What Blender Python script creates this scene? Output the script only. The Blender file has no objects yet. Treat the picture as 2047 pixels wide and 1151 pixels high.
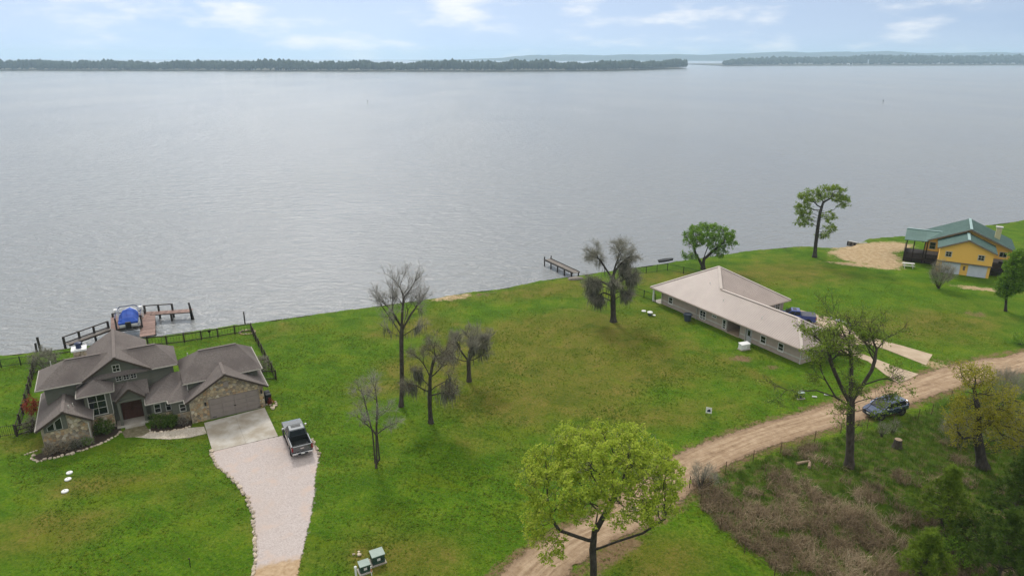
import bpy, bmesh, math, random
import numpy as np
from mathutils import Vector, Matrix
R = math.radians
sc = bpy.context.scene
col = sc.collection
rnd = random.Random(7)

# ---------------------------------------------------------------- camera
CAM_H, F_PX, PW, PH = 36.0, 1365.0, 2047.0, 1151.0
PITCH = math.atan((PH / 2 - 113.0) / F_PX)
cd = bpy.data.cameras.new('camera')
cd.sensor_width = 36.0
cd.lens = 36.0 * F_PX / PW
cd.clip_start = 0.5
cd.clip_end = 60000
cam = bpy.data.objects.new('camera', cd)
cam.location = (0, 0, CAM_H)
cam.rotation_euler = (math.pi / 2 - PITCH, 0, 0)
col.objects.link(cam)
sc.camera = cam

# ---------------------------------------------------------------- sky
SKY_TINT, VEIL_COL, CLOUD_COL = (.66, .70, .77, 1), (8.9, 8.75, 8.4, 1), (7.8, 7.75, 7.7, 1)
SUN_EL, SUN_AZ = R(44), R(-20)          # azimuth from +Y, towards +X
w = bpy.data.worlds.new('World')
sc.world = w
w.use_nodes = True
nt = w.node_tree
nt.nodes.clear()
def wn(t, **k):
    n = nt.nodes.new(t)
    for a, b in k.items(): setattr(n, a, b)
    return n
sky = wn('ShaderNodeTexSky', sky_type='NISHITA', sun_disc=False)
sky.sun_elevation = SUN_EL
sky.sun_rotation = SUN_AZ
sky.air_density = 1.0
sky.dust_density = 0.6
sky.ozone_density = 2.2
tc = wn('ShaderNodeTexCoord')
lift = wn('ShaderNodeMapping')                       # the clear air is looked up a little above the true direction
lift.inputs['Location'].default_value = (0, 0, .16)
nt.links.new(tc.outputs['Generated'], lift.inputs[0])
nt.links.new(lift.outputs[0], sky.inputs[0])
def cloud_layer(scale, lo, hi, seed, detail=9.0, rough=.55):
    mp = wn('ShaderNodeMapping')
    mp.inputs['Scale'].default_value = scale
    mp.inputs['Location'].default_value = seed
    nt.links.new(tc.outputs['Generated'], mp.inputs[0])
    nz = wn('ShaderNodeTexNoise')
    nz.inputs['Scale'].default_value = 1.0
    nz.inputs['Detail'].default_value = detail
    nz.inputs['Roughness'].default_value = rough
    nt.links.new(mp.outputs[0], nz.inputs['Vector'])
    mr = wn('ShaderNodeMapRange', interpolation_type='SMOOTHSTEP')
    mr.inputs['From Min'].default_value = lo
    mr.inputs['From Max'].default_value = hi
    nt.links.new(nz.outputs['Fac'], mr.inputs['Value'])
    return mr.outputs[0]
puff = cloud_layer((9, 9, 34), .47, .72, (5.3, 2.2, 4.15), 9, .54)
veil = cloud_layer((3, 3, 9), .20, .55, (0.4, 5.2, 2.2), 5, .5)
sep = wn('ShaderNodeSeparateXYZ'); nt.links.new(tc.outputs['Generated'], sep.inputs[0])
high = wn('ShaderNodeMapRange', interpolation_type='SMOOTHSTEP')      # high thin cloud sheet overhead, open towards the horizon
high.inputs['From Min'].default_value = .06; high.inputs['From Max'].default_value = .40
high.inputs['To Min'].default_value = .22; high.inputs['To Max'].default_value = .9
nt.links.new(sep.outputs['Z'], high.inputs['Value'])
tint = wn('ShaderNodeMix', data_type='RGBA', blend_type='MULTIPLY')
tint.inputs[0].default_value = 1
tint.inputs[7].default_value = SKY_TINT
nt.links.new(sky.outputs[0], tint.inputs[6])
m1 = wn('ShaderNodeMix', data_type='RGBA')
m1.inputs[7].default_value = VEIL_COL
nt.links.new(tint.outputs[2], m1.inputs[6])
vv = wn('ShaderNodeMath', operation='MULTIPLY')
nt.links.new(veil, vv.inputs[0]); nt.links.new(high.outputs[0], vv.inputs[1]); nt.links.new(vv.outputs[0], m1.inputs[0])
m2 = wn('ShaderNodeMix', data_type='RGBA')
m2.inputs[7].default_value = CLOUD_COL
pv = wn('ShaderNodeMath', operation='MULTIPLY'); pv.inputs[1].default_value = .8
nt.links.new(puff, pv.inputs[0]); nt.links.new(pv.outputs[0], m2.inputs[0])
nt.links.new(m1.outputs[2], m2.inputs[6])
bg = wn('ShaderNodeBackground')
bg.inputs['Strength'].default_value = 0.085
out = wn('ShaderNodeOutputWorld')
nt.links.new(m2.outputs[2], bg.inputs[0])
nt.links.new(bg.outputs[0], out.inputs[0])

# ---------------------------------------------------------------- sun through thin cloud
sd = bpy.data.lights.new('sun', 'SUN')
sd.energy = 1.35
sd.angle = R(10)
sd.color = (1.0, .96, .90)
sun = bpy.data.objects.new('sun', sd)
sdir = Vector((math.sin(SUN_AZ) * math.cos(SUN_EL), math.cos(SUN_AZ) * math.cos(SUN_EL), math.sin(SUN_EL)))
sun.rotation_euler = sdir.to_track_quat('Z', 'Y').to_euler()
sun.location = (0, 0, 80)
col.objects.link(sun)

# ---------------------------------------------------------------- exposure
vs = sc.view_settings
vs.view_transform = 'Standard'
vs.look = 'None'
vs.gamma = 1.0
vs.exposure = 0.72
vs.use_curve_mapping = False
sc.cycles.max_bounces = 6
sc.cycles.transparent_max_bounces = 12
sc.cycles.volume_bounces = 2
sc.cycles.use_denoising = True

# ================================================================ helpers
def at(x, y, z=0.0):
    """world point on the level z that the photograph shows at pixel (x, y)"""
    u, v = (x - PW / 2) / F_PX, (y - PH / 2) / F_PX
    c, s = math.cos(PITCH), math.sin(PITCH)
    d = Vector((u, c - v * s, -s - v * c))
    return Vector((0, 0, CAM_H)) + d * ((z - CAM_H) / d.z)

def tag(o, label=None, cat=None, group=None, kind=None):
    if label: o['label'] = label
    if cat: o['category'] = cat
    if group: o['group'] = group
    if kind: o['kind'] = kind
    return o

def thing(name, label, cat, loc=(0, 0, 0), rz=0.0, group=None):
    o = bpy.data.objects.new(name, None)
    o.empty_display_size = .3
    col.objects.link(o)
    o.location = loc
    o.rotation_euler = (0, 0, rz)
    return tag(o, label, cat, group)

def link(name, me, mat=None, parent=None, loc=None, rot=None):
    o = bpy.data.objects.new(name, me)
    if mat is not None and not me.materials: me.materials.append(mat)
    col.objects.link(o)
    if parent: o.parent = parent
    if loc is not None: o.location = loc
    if rot is not None: o.rotation_euler = rot
    return o

class MB:
    def __init__(s): s.v = []; s.f = []
    def add(s, vs_, fs_):
        n = len(s.v)
        s.v += [tuple(p) for p in vs_]
        s.f += [tuple(i + n for i in f) for f in fs_]
        return s
    def box(s, x0, x1, y0, y1, z0, z1):
        return s.add([(x0, y0, z0), (x1, y0, z0), (x1, y1, z0), (x0, y1, z0), (x0, y0, z1), (x1, y0, z1), (x1, y1, z1), (x0, y1, z1)],
                     [(3, 2, 1, 0), (4, 5, 6, 7), (0, 1, 5, 4), (1, 2, 6, 5), (2, 3, 7, 6), (3, 0, 4, 7)])
    def bar(s, a, b, wd, ht, up=(0, 0, 1)):
        a, b = Vector(a), Vector(b)
        d = (b - a).normalized()
        u = Vector(up)
        r = d.cross(u)
        if r.length < 1e-4: r = d.cross(Vector((1, 0, 0)))
        r.normalize(); u = r.cross(d)
        r *= wd / 2; u *= ht / 2
        return s.add([a - r - u, a + r - u, a + r + u, a - r + u, b - r - u, b + r - u, b + r + u, b - r + u],
                     [(0, 1, 2, 3), (7, 6, 5, 4), (4, 5, 1, 0), (5, 6, 2, 1), (6, 7, 3, 2), (7, 4, 0, 3)])
    def tube(s, a, b, r0, r1=None, n=8):
        r1 = r0 if r1 is None else r1
        a, b = Vector(a), Vector(b)
        d = (b - a).normalized()
        r = d.cross(Vector((0, 0, 1)))
        if r.length < 1e-3: r = Vector((1, 0, 0))
        r.normalize(); u = r.cross(d)
        P = []
        for c_, q in ((a, r0), (b, r1)):
            for i in range(n):
                t = 2 * math.pi * i / n
                P.append(c_ + r * (q * math.cos(t)) + u * (q * math.sin(t)))
        F = [(i, (i + 1) % n, n + (i + 1) % n, n + i) for i in range(n)]
        F += [tuple(range(n - 1, -1, -1)), tuple(range(n, 2 * n))]
        return s.add(P, F)
    def prism(s, pts, vec):
        n = len(pts); vec = Vector(vec)
        P = [Vector(p) for p in pts]
        return s.add(P + [p + vec for p in P], [tuple(range(n - 1, -1, -1)), tuple(range(n, 2 * n))] +
                     [(i, (i + 1) % n, n + (i + 1) % n, n + i) for i in range(n)])
    def slab(s, pts, t=.16):
        return s.prism([(p[0], p[1], p[2] - t) for p in pts], (0, 0, t))
    def loft(s, secs, cap=True):
        n = len(secs[0]); P = [p for q in secs for p in q]; F = []
        for k in range(len(secs) - 1):
            for i in range(n):
                j = (i + 1) % n
                F.append((k * n + i, k * n + j, (k + 1) * n + j, (k + 1) * n + i))
        if cap:
            F.append(tuple(range(n - 1, -1, -1)))
            F.append(tuple((len(secs) - 1) * n + i for i in range(n)))
        return s.add(P, F)
    def lathe(s, prof, n=16, c=(0, 0, 0), axis='z'):
        P = []; F = []
        for (r, h) in prof:
            for i in range(n):
                t = 2 * math.pi * i / n
                a, b = r * math.cos(t), r * math.sin(t)
                P.append((c[0] + a, c[1] + b, c[2] + h) if axis == 'z' else (c[0] + a, c[1] + h, c[2] + b))
        m = len(prof)
        for k in range(m - 1):
            for i in range(n):
                j = (i + 1) % n
                F.append((k * n + i, k * n + j, (k + 1) * n + j, (k + 1) * n + i))
        F.append(tuple(range(n - 1, -1, -1))); F.append(tuple((m - 1) * n + i for i in range(n)))
        return s.add(P, F)
    def mesh(s, name, smooth=False, fix=True):
        me = bpy.data.meshes.new(name)
        me.from_pydata(s.v, [], s.f)
        if fix:
            bm = bmesh.new(); bm.from_mesh(me)
            bmesh.ops.recalc_face_normals(bm, faces=bm.faces)
            bm.to_mesh(me); bm.free()
        if smooth: me.shade_smooth()
        return me
    def build(s, name, mat, parent=None, smooth=False, loc=None, rot=None, bevel=0):
        me = s.mesh(name, smooth)
        if bevel:
            bm = bmesh.new(); bm.from_mesh(me)
            bmesh.ops.bevel(bm, geom=list(bm.edges), offset=bevel, segments=1, affect='EDGES', clamp_overlap=True)
            bm.to_mesh(me); bm.free()
        return link(name, me, mat, parent, loc, rot)

def np_mesh(name, V, F, attrs=None):
    """fast mesh from arrays: F is (n,3) or (n,4)"""
    me = bpy.data.meshes.new(name)
    V = np.ascontiguousarray(V, np.float32); F = np.ascontiguousarray(F, np.int32)
    k = F.shape[1]
    me.vertices.add(len(V)); me.vertices.foreach_set('co', V.ravel())
    me.loops.add(F.size); me.loops.foreach_set('vertex_index', F.ravel())
    me.polygons.add(len(F)); me.polygons.foreach_set('loop_start', np.arange(0, F.size, k, dtype=np.int32))
    me.update(calc_edges=True)
    for nme, a in (attrs or {}).items():
        t = me.attributes.new(nme, 'FLOAT', 'POINT')
        t.data.foreach_set('value', np.ascontiguousarray(a, np.float32))
    return me

# ================================================================ materials
class NT:
    def __init__(s, name):
        s.m = bpy.data.materials.new(name); s.m.use_nodes = True
        s.t = s.m.node_tree; s.b = s.t.nodes['Principled BSDF']; s.o = s.t.nodes['Material Output']
    def n(s, t, **k):
        x = s.t.nodes.new(t)
        for a, b in k.items():
            if a.startswith('i_'):
                key = a[2:]
                x.inputs[int(key) if key.isdigit() else key.replace('_', ' ')].default_value = b
            else: setattr(x, a, b)
        return x
    def l(s, a, b): s.t.links.new(a, b)
    def pos(s, scale=(1, 1, 1), coord='pos', rot=(0, 0, 0)):
        src = s.n('ShaderNodeNewGeometry').outputs['Position'] if coord == 'pos' else s.n('ShaderNodeTexCoord').outputs['Object']
        mp = s.n('ShaderNodeMapping'); mp.inputs['Scale'].default_value = scale; mp.inputs['Rotation'].default_value = rot
        s.l(src, mp.inputs[0]); return mp.outputs[0]
    def noise(s, scale, detail=4, rough=.55, vec=None, dist=0):
        x = s.n('ShaderNodeTexNoise', i_Scale=scale, i_Detail=detail, i_Roughness=rough, i_Distortion=dist)
        s.l(vec if vec is not None else s.pos(), x.inputs['Vector']); return x.outputs['Fac']
    def ramp(s, fac, stops):
        x = s.n('ShaderNodeValToRGB'); e = x.color_ramp.elements
        while len(e) < len(stops): e.new(.5)
        for i, (p, c) in enumerate(stops):
            e[i].position = p; e[i].color = (c[0], c[1], c[2], 1)
        s.l(fac, x.inputs[0]); return x.outputs[0]
    def step(s, v, lo, hi):
        x = s.n('ShaderNodeMapRange', interpolation_type='SMOOTHSTEP'); x.inputs['From Min'].default_value = lo; x.inputs['From Max'].default_value = hi
        s.l(v, x.inputs['Value']); return x.outputs[0]
    def math(s, op, a, b=None):
        x = s.n('ShaderNodeMath', operation=op)
        for i, q in enumerate((a, b)):
            if q is None: continue
            if isinstance(q, (int, float)): x.inputs[i].default_value = q
            else: s.l(q, x.inputs[i])
        return x.outputs[0]
    def mix(s, fac, a, b, mode='MIX'):
        x = s.n('ShaderNodeMix', data_type='RGBA', blend_type=mode)
        for i, q in ((0, fac), (6, a), (7, b)):
            if isinstance(q, (int, float)): x.inputs[i].default_value = q
            elif isinstance(q, tuple): x.inputs[i].default_value = (q[0], q[1], q[2], 1)
            else: s.l(q, x.inputs[i])
        return x.outputs[2]
    def attr(s, name): return s.n('ShaderNodeAttribute', attribute_name=name).outputs['Fac']
    def bump(s, h, strength=.5, dist=.05, nrm=None):
        x = s.n('ShaderNodeBump', i_Strength=strength, i_Distance=dist); s.l(h, x.inputs['Height'])
        if nrm is not None: s.l(nrm, x.inputs['Normal'])
        return x.outputs[0]
    def done(s, colr=None, rough=None, normal=None, metal=None, spec=None):
        for k, v in (('Base Color', colr), ('Roughness', rough), ('Normal', normal), ('Metallic', metal), ('Specular IOR Level', spec)):
            if v is None: continue
            if isinstance(v, (int, float)): s.b.inputs[k].default_value = v
            elif isinstance(v, tuple): s.b.inputs[k].default_value = (v[0], v[1], v[2], 1)
            else: s.l(v, s.b.inputs[k])
        return s.m

def mat(name, stops, scale=3.0, detail=5, rough=.8, metal=0.0, bump=0.0, spec=.3, stretch=(1, 1, 1), coord='pos', rand=0.0):
    """noise-mottled procedural surface"""
    if not isinstance(stops[0], tuple): stops = [(.3, tuple(c * .85 for c in stops)), (.7, tuple(min(1, c * 1.12) for c in stops))]
    t = NT(name)
    v = t.pos(stretch, coord)
    f = t.noise(scale, detail, .6, v)
    c = t.ramp(f, stops)
    if rand:
        oi = t.n('ShaderNodeObjectInfo').outputs['Random']
        hv = t.n('ShaderNodeHueSaturation')
        t.l(t.math('ADD', t.math('MULTIPLY', oi, rand), 1 - rand / 2), hv.inputs['Value']); t.l(c, hv.inputs['Color'])
        c = hv.outputs[0]
    nrm = t.bump(t.noise(scale * 4, 4, .6, v), bump, .03) if bump else None
    return t.done(c, rough, nrm, metal, spec)
def C(r, g, b): return (r, g, b)
# ================================================================ material library
M = {}
M['siding'] = mat('olive grey siding', [(.3, (.105, .107, .085)), (.7, (.135, .135, .108))], 1.2, rough=.75, stretch=(1, 1, 8))
M['trim'] = mat('pale trim paint', [(.3, (.42, .41, .37)), (.7, (.52, .51, .47))], 2, rough=.6)
M['gutter'] = mat('taupe gutter', [(.3, (.27, .25, .215)), (.7, (.34, .32, .28))], 2, rough=.6)
M['white'] = mat('white paint', [(.3, (.70, .70, .68)), (.7, (.80, .80, .79))], 3, rough=.5)
M['dark_trim'] = mat('dark brown trim', [(.3, (.045, .032, .026)), (.7, (.07, .052, .042))], 3, rough=.6)
def shingle():
    t = NT('brown grey shingles')
    n1 = t.noise(7, 6, .7); n2 = t.noise(.35, 3, .5)
    sep = t.n('ShaderNodeSeparateXYZ'); t.l(t.n('ShaderNodeNewGeometry').outputs['Position'], sep.inputs[0])
    row = t.math('FRACT', t.math('MULTIPLY', sep.outputs['Z'], 12.5))
    c = t.ramp(n1, [(.25, (.105, .088, .080)), (.5, (.165, .142, .130)), (.75, (.235, .205, .188))])
    c = t.mix(t.step(n2, .45, .75), c, (.125, .105, .098))
    c = t.mix(t.math('MULTIPLY', t.step(row, .75, 1.0), .45), c, (.05, .042, .038))
    return t.done(c, .95, t.bump(t.math('ADD', t.math('MULTIPLY', n1, .5), t.math('MULTIPLY', row, -.6)), .5, .03), spec=.15)
M['shingle'] = shingle()
M['mortar'] = mat('stone mortar', [(.3, (.32, .27, .20)), (.7, (.44, .38, .30))], 6, rough=.95, bump=.4)
def stone_mat():
    t = NT('mixed field stone')
    oi = t.n('ShaderNodeObjectInfo').outputs['Random']
    c = t.ramp(oi, [(0, (.13, .105, .075)), (.18, (.48, .38, .24)), (.36, (.20, .17, .125)), (.52, (.58, .49, .34)), (.68, (.40, .25, .12)), (.84, (.17, .155, .13)), (1, (.62, .55, .43))])
    c = t.mix(.16, c, t.ramp(t.noise(5, 5, .65), [(.3, (.14, .115, .085)), (.7, (.60, .50, .36))]), 'MIX')
    return t.done(c, .9, t.bump(t.noise(12, 5, .6), .5, .03), spec=.2)
M['stone'] = stone_mat()
M['edge_stone'] = mat('pale edging stone', [(.3, (.34, .27, .19)), (.7, (.58, .50, .40))], 3.0, rough=.95, bump=.4, rand=.5)
def glass_mat():
    t = NT('window glass')
    t.b.inputs['Base Color'].default_value = (.012, .014, .015, 1)
    return t.done(None, .06, t.bump(t.noise(1.5, 2), .04, .02), spec=.6)
M['glass'] = glass_mat()
M['door_tan'] = mat('taupe garage door', [(.3, (.225, .19, .168)), (.7, (.255, .217, .193))], 2, rough=.55)
M['wood_door'] = mat('dark stained wood', [(.3, (.045, .018, .012)), (.7, (.085, .034, .022))], 4, rough=.5, stretch=(6, 6, 1))
M['metal_dark'] = mat('black painted metal', [(.3, (.012, .011, .011)), (.7, (.024, .022, .021))], 6, rough=.55)
M['fence_wood'] = mat('dark stained fence timber', [(.3, (.026, .017, .013)), (.7, (.055, .038, .029))], 5, rough=.8, stretch=(3, 3, 1))
M['concrete'] = mat('worn concrete', [(.25, (.27, .225, .165)), (.45, (.36, .32, .26)), (.6, (.46, .43, .38)), (.8, (.54, .51, .47))], .55, detail=8, rough=.9, bump=.15)
M['tan_concrete'] = mat('tan concrete drive', [(.3, (.36, .27, .18)), (.7, (.50, .40, .29))], .7, detail=8, rough=.9, bump=.15)
M['mulch'] = mat('dark garden mulch', [(.3, (.028, .020, .014)), (.7, (.07, .048, .033))], 5, rough=1, bump=.6)
M['pebble_bed'] = mat('pale pebbles', [(.3, (.30, .25, .19)), (.5, (.48, .42, .34)), (.7, (.62, .57, .49))], 9, rough=.95, bump=.6)
def gravel_mat():
    t = NT('pink crushed stone')
    e = t.attr('edge')
    c = t.ramp(t.noise(8, 6, .75), [(.25, (.29, .24, .215)), (.5, (.46, .40, .375)), (.75, (.60, .545, .52))])
    c = t.mix(t.step(t.noise(.6, 4), .5, .72), c, (.50, .40, .345))
    c = t.mix(t.step(t.math('ADD', t.attr('sand'), t.math('MULTIPLY', t.noise(1.8, 4), .5)), .6, .95), c, t.ramp(t.noise(3, 5), [(.3, (.34, .23, .13)), (.7, (.50, .37, .24))]))
    c = t.mix(t.math('MULTIPLY', t.step(t.noise(1.15, 6, .7), .66, .74), .55), c, (.17, .135, .09))
    c = t.mix(t.math('MULTIPLY', t.step(t.noise(.33, 3, .5, t.pos((1, .22, 1), rot=(0, 0, R(-8)))), .52, .64), .35), c, (.44, .37, .33))
    t.done(c, .95, t.bump(t.noise(14, 4, .7), .6, .04), spec=.15)
    return soft_edge(t, e, 2.2)
def soft_edge(t, e, scale, lo=.30, hi=.52):
    k = t.step(t.math('ADD', t.math('MULTIPLY', e, .75), t.math('MULTIPLY', t.math('SUBTRACT', t.noise(scale, 5, .7), .5), .9)), lo - .15, hi - .15)
    tr = t.n('ShaderNodeBsdfTransparent'); mx = t.n('ShaderNodeMixShader')
    t.l(k, mx.inputs[0]); t.l(tr.outputs[0], mx.inputs[1]); t.l(t.b.outputs[0], mx.inputs[2]); t.l(mx.outputs[0], t.o.inputs[0])
    return t.m
M['gravel'] = gravel_mat()

# ---------------------------------------------------------------- lawn
def lawn_mat():
    t = NT('lawn and soil')
    p = t.pos()
    big = t.noise(.055, 4, .55, p, .4)
    mid = t.noise(.32, 5, .6, p, .3)
    streak = t.noise(.9, 4, .6, t.pos((1, .35, 1), rot=(0, 0, R(-22))))
    fine = t.noise(4.2, 5, .72, p)
    tiny = t.noise(15, 4, .8, p)
    dry = t.math('ADD', t.attr('dry'), t.math('MULTIPLY', t.math('SUBTRACT', big, .5), 1.5))
    f = t.math('ADD', t.math('MULTIPLY', mid, .40), t.math('MULTIPLY', fine, .60))
    patch = t.noise(.17, 6, .62, t.pos((1, 1.5, 1)), .8)
    lush = t.ramp(f, [(.36, (.034, .086, .003)), (.46, (.060, .138, .005)), (.54, (.090, .180, .007)), (.66, (.165, .245, .012))])
    arid = t.ramp(f, [(.36, (.068, .095, .008)), (.45, (.112, .132, .013)), (.54, (.160, .150, .025)), (.66, (.25, .18, .055))])
    c = t.mix(t.step(t.math('ADD', dry, t.math('MULTIPLY', t.math('SUBTRACT', mid, .5), .8)), .05, .75), lush, arid)
    c = t.mix(t.math('MULTIPLY', t.step(streak, .55, .75), .22), c, (.13, .205, .010))
    c = t.mix(t.math('MULTIPLY', t.step(t.noise(.5, 5, .65, t.pos((1, 1.7, 1))), .57, .72), .5), c, (.030, .080, .009))
    c = t.mix(t.math('MULTIPLY', t.step(t.noise(1.7, 6, .7), .62, .76), .4), c, (.19, .15, .06))
    c = t.mix(t.math('MULTIPLY', t.step(patch, .54, .66), .50), c, (.14, .185, .008))
    c = t.mix(t.math('MULTIPLY', t.step(patch, .47, .34), .40), c, (.030, .078, .003))
    # rank meadow under the brush
    br = t.step(t.math('ADD', t.attr('brush'), t.math('MULTIPLY', t.math('SUBTRACT', t.noise(.8, 5, .65), .5), .9)), .4, .65)
    meadow = t.ramp(t.noise(1.1, 7, .7), [(.34, (.036, .080, .006)), (.49, (.070, .122, .012)), (.57, (.11, .105, .035)), (.70, (.17, .125, .078))])
    c = t.mix(br, c, meadow)
    # bare soil and sand
    nz = t.math('MULTIPLY', t.math('SUBTRACT', t.math('ADD', t.math('MULTIPLY', t.noise(.9, 6, .65), .6), t.math('MULTIPLY', t.noise(5, 4, .7), .4)), .5), 1.7)
    soil = t.ramp(t.noise(2.2, 6, .65), [(.3, (.145, .085, .048)), (.7, (.27, .18, .105))])
    sand = t.ramp(t.noise(1.3, 6, .65), [(.3, (.36, .235, .125)), (.5, (.48, .345, .205)), (.7, (.60, .47, .32))])
    c = t.mix(t.step(t.math('ADD', t.attr('dirt'), nz), .42, .72), c, soil)
    c = t.mix(t.step(t.math('ADD', t.attr('sand'), nz), .42, .66), c, sand)
    c = t.mix(t.math('MULTIPLY', t.step(tiny, .53, .72), .45), c, (.17, .235, .02))
    c = t.mix(t.math('MULTIPLY', t.step(tiny, .48, .28), .5), c, (.018, .042, .004))
    blot = t.noise(2.3, 7, .78, t.pos((1, 1.25, 1)))
    c = t.mix(t.math('MULTIPLY', t.step(blot, .54, .66), .30), c, (.135, .195, .010))
    c = t.mix(t.math('MULTIPLY', t.step(blot, .47, .36), .45), c, (.022, .062, .003))
    mow = t.n('ShaderNodeTexWave', wave_type='BANDS', i_Scale=.38, i_Distortion=3.0, i_Detail=3, i_Detail_Scale=1.2)
    t.l(t.pos(rot=(0, 0, R(-62))), mow.inputs['Vector'])
    c = t.mix(t.math('MULTIPLY', t.step(mow.outputs['Fac'], .6, .95), .07), c, (.21, .21, .04))
    h = t.math('ADD', t.math('MULTIPLY', fine, .7), t.math('MULTIPLY', tiny, .5))
    hs = t.n('ShaderNodeHueSaturation', i_Saturation=1.0, i_Value=.95); t.l(c, hs.inputs['Color']); c = hs.outputs[0]
    return t.done(c, .95, t.bump(h, .9, .12), spec=.08)
M['lawn'] = lawn_mat()

SHORE = [(-2500, -900)] + [tuple(at(x, y)[:2]) for x, y in ((0, 706), (140, 691), (300, 669), (500, 642), (640, 623), (745, 609), (880, 591), (940, 580), (1000, 574), (1080, 558), (1150, 548), (1330, 523), (1500, 498), (1600, 489), (1660, 493), (1700, 489), (1735, 475), (1820, 467), (1900, 458), (2047, 438))] + [(260, 205), (2500, 1050)]
SHX = np.array([p[0] for p in SHORE]); SHY = np.array([p[1] for p in SHORE])
def shore_y(x): return np.interp(x, SHX, SHY)

def seg_dist(X, Y, pts):
    D = np.full(X.shape, 1e9)
    for (ax, ay), (bx, by) in zip(pts[:-1], pts[1:]):
        dx, dy = bx - ax, by - ay
        tt = np.clip(((X - ax) * dx + (Y - ay) * dy) / (dx * dx + dy * dy), 0, 1)
        D = np.minimum(D, np.hypot(X - ax - tt * dx, Y - ay - tt * dy))
    return D

def inside(X, Y, poly):
    r = np.zeros(X.shape, bool); n = len(poly)
    for i in range(n):
        x1, y1 = poly[i]; x2, y2 = poly[(i + 1) % n]
        c = ((y1 > Y) != (y2 > Y)) & (X < (x2 - x1) * (Y - y1) / (y2 - y1 + 1e-12) + x1)
        r ^= c
    return r
XY = lambda L: [tuple(at(*p)[:2]) for p in L]

ROAD_FAR = XY([(1185, 1020), (1330, 915), (1480, 856), (1600, 822), (1700, 790), (1780, 764), (1880, 733), (1960, 715), (2047, 699)])
ROAD_NEAR = XY([(1330, 1035), (1430, 950), (1520, 905), (1620, 873), (1705, 848), (1800, 818), (1905, 782), (1975, 764), (2047, 748)])
ROAD_FAR = [(-9.5, 31), (-5.5, 35.2)] + XY([(985, 1151), (1030, 1112), (1085, 1072)]) + ROAD_FAR + [(95, 97), (160, 125)]
ROAD_NEAR = [(-3.0, 28.5), (1.2, 34)] + XY([(1140, 1151), (1180, 1118), (1235, 1080)]) + ROAD_NEAR + [(96, 91), (162, 119)]
BRUSH = XY([(1380, 968), (1445, 945), (1560, 905), (1700, 868), (1800, 842), (1900, 800), (2047, 762)]) + [(120, 100), (120, 30), (32, 30)] + XY([(1600, 1180), (1540, 1130), (1440, 1055), (1400, 1010)])

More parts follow.
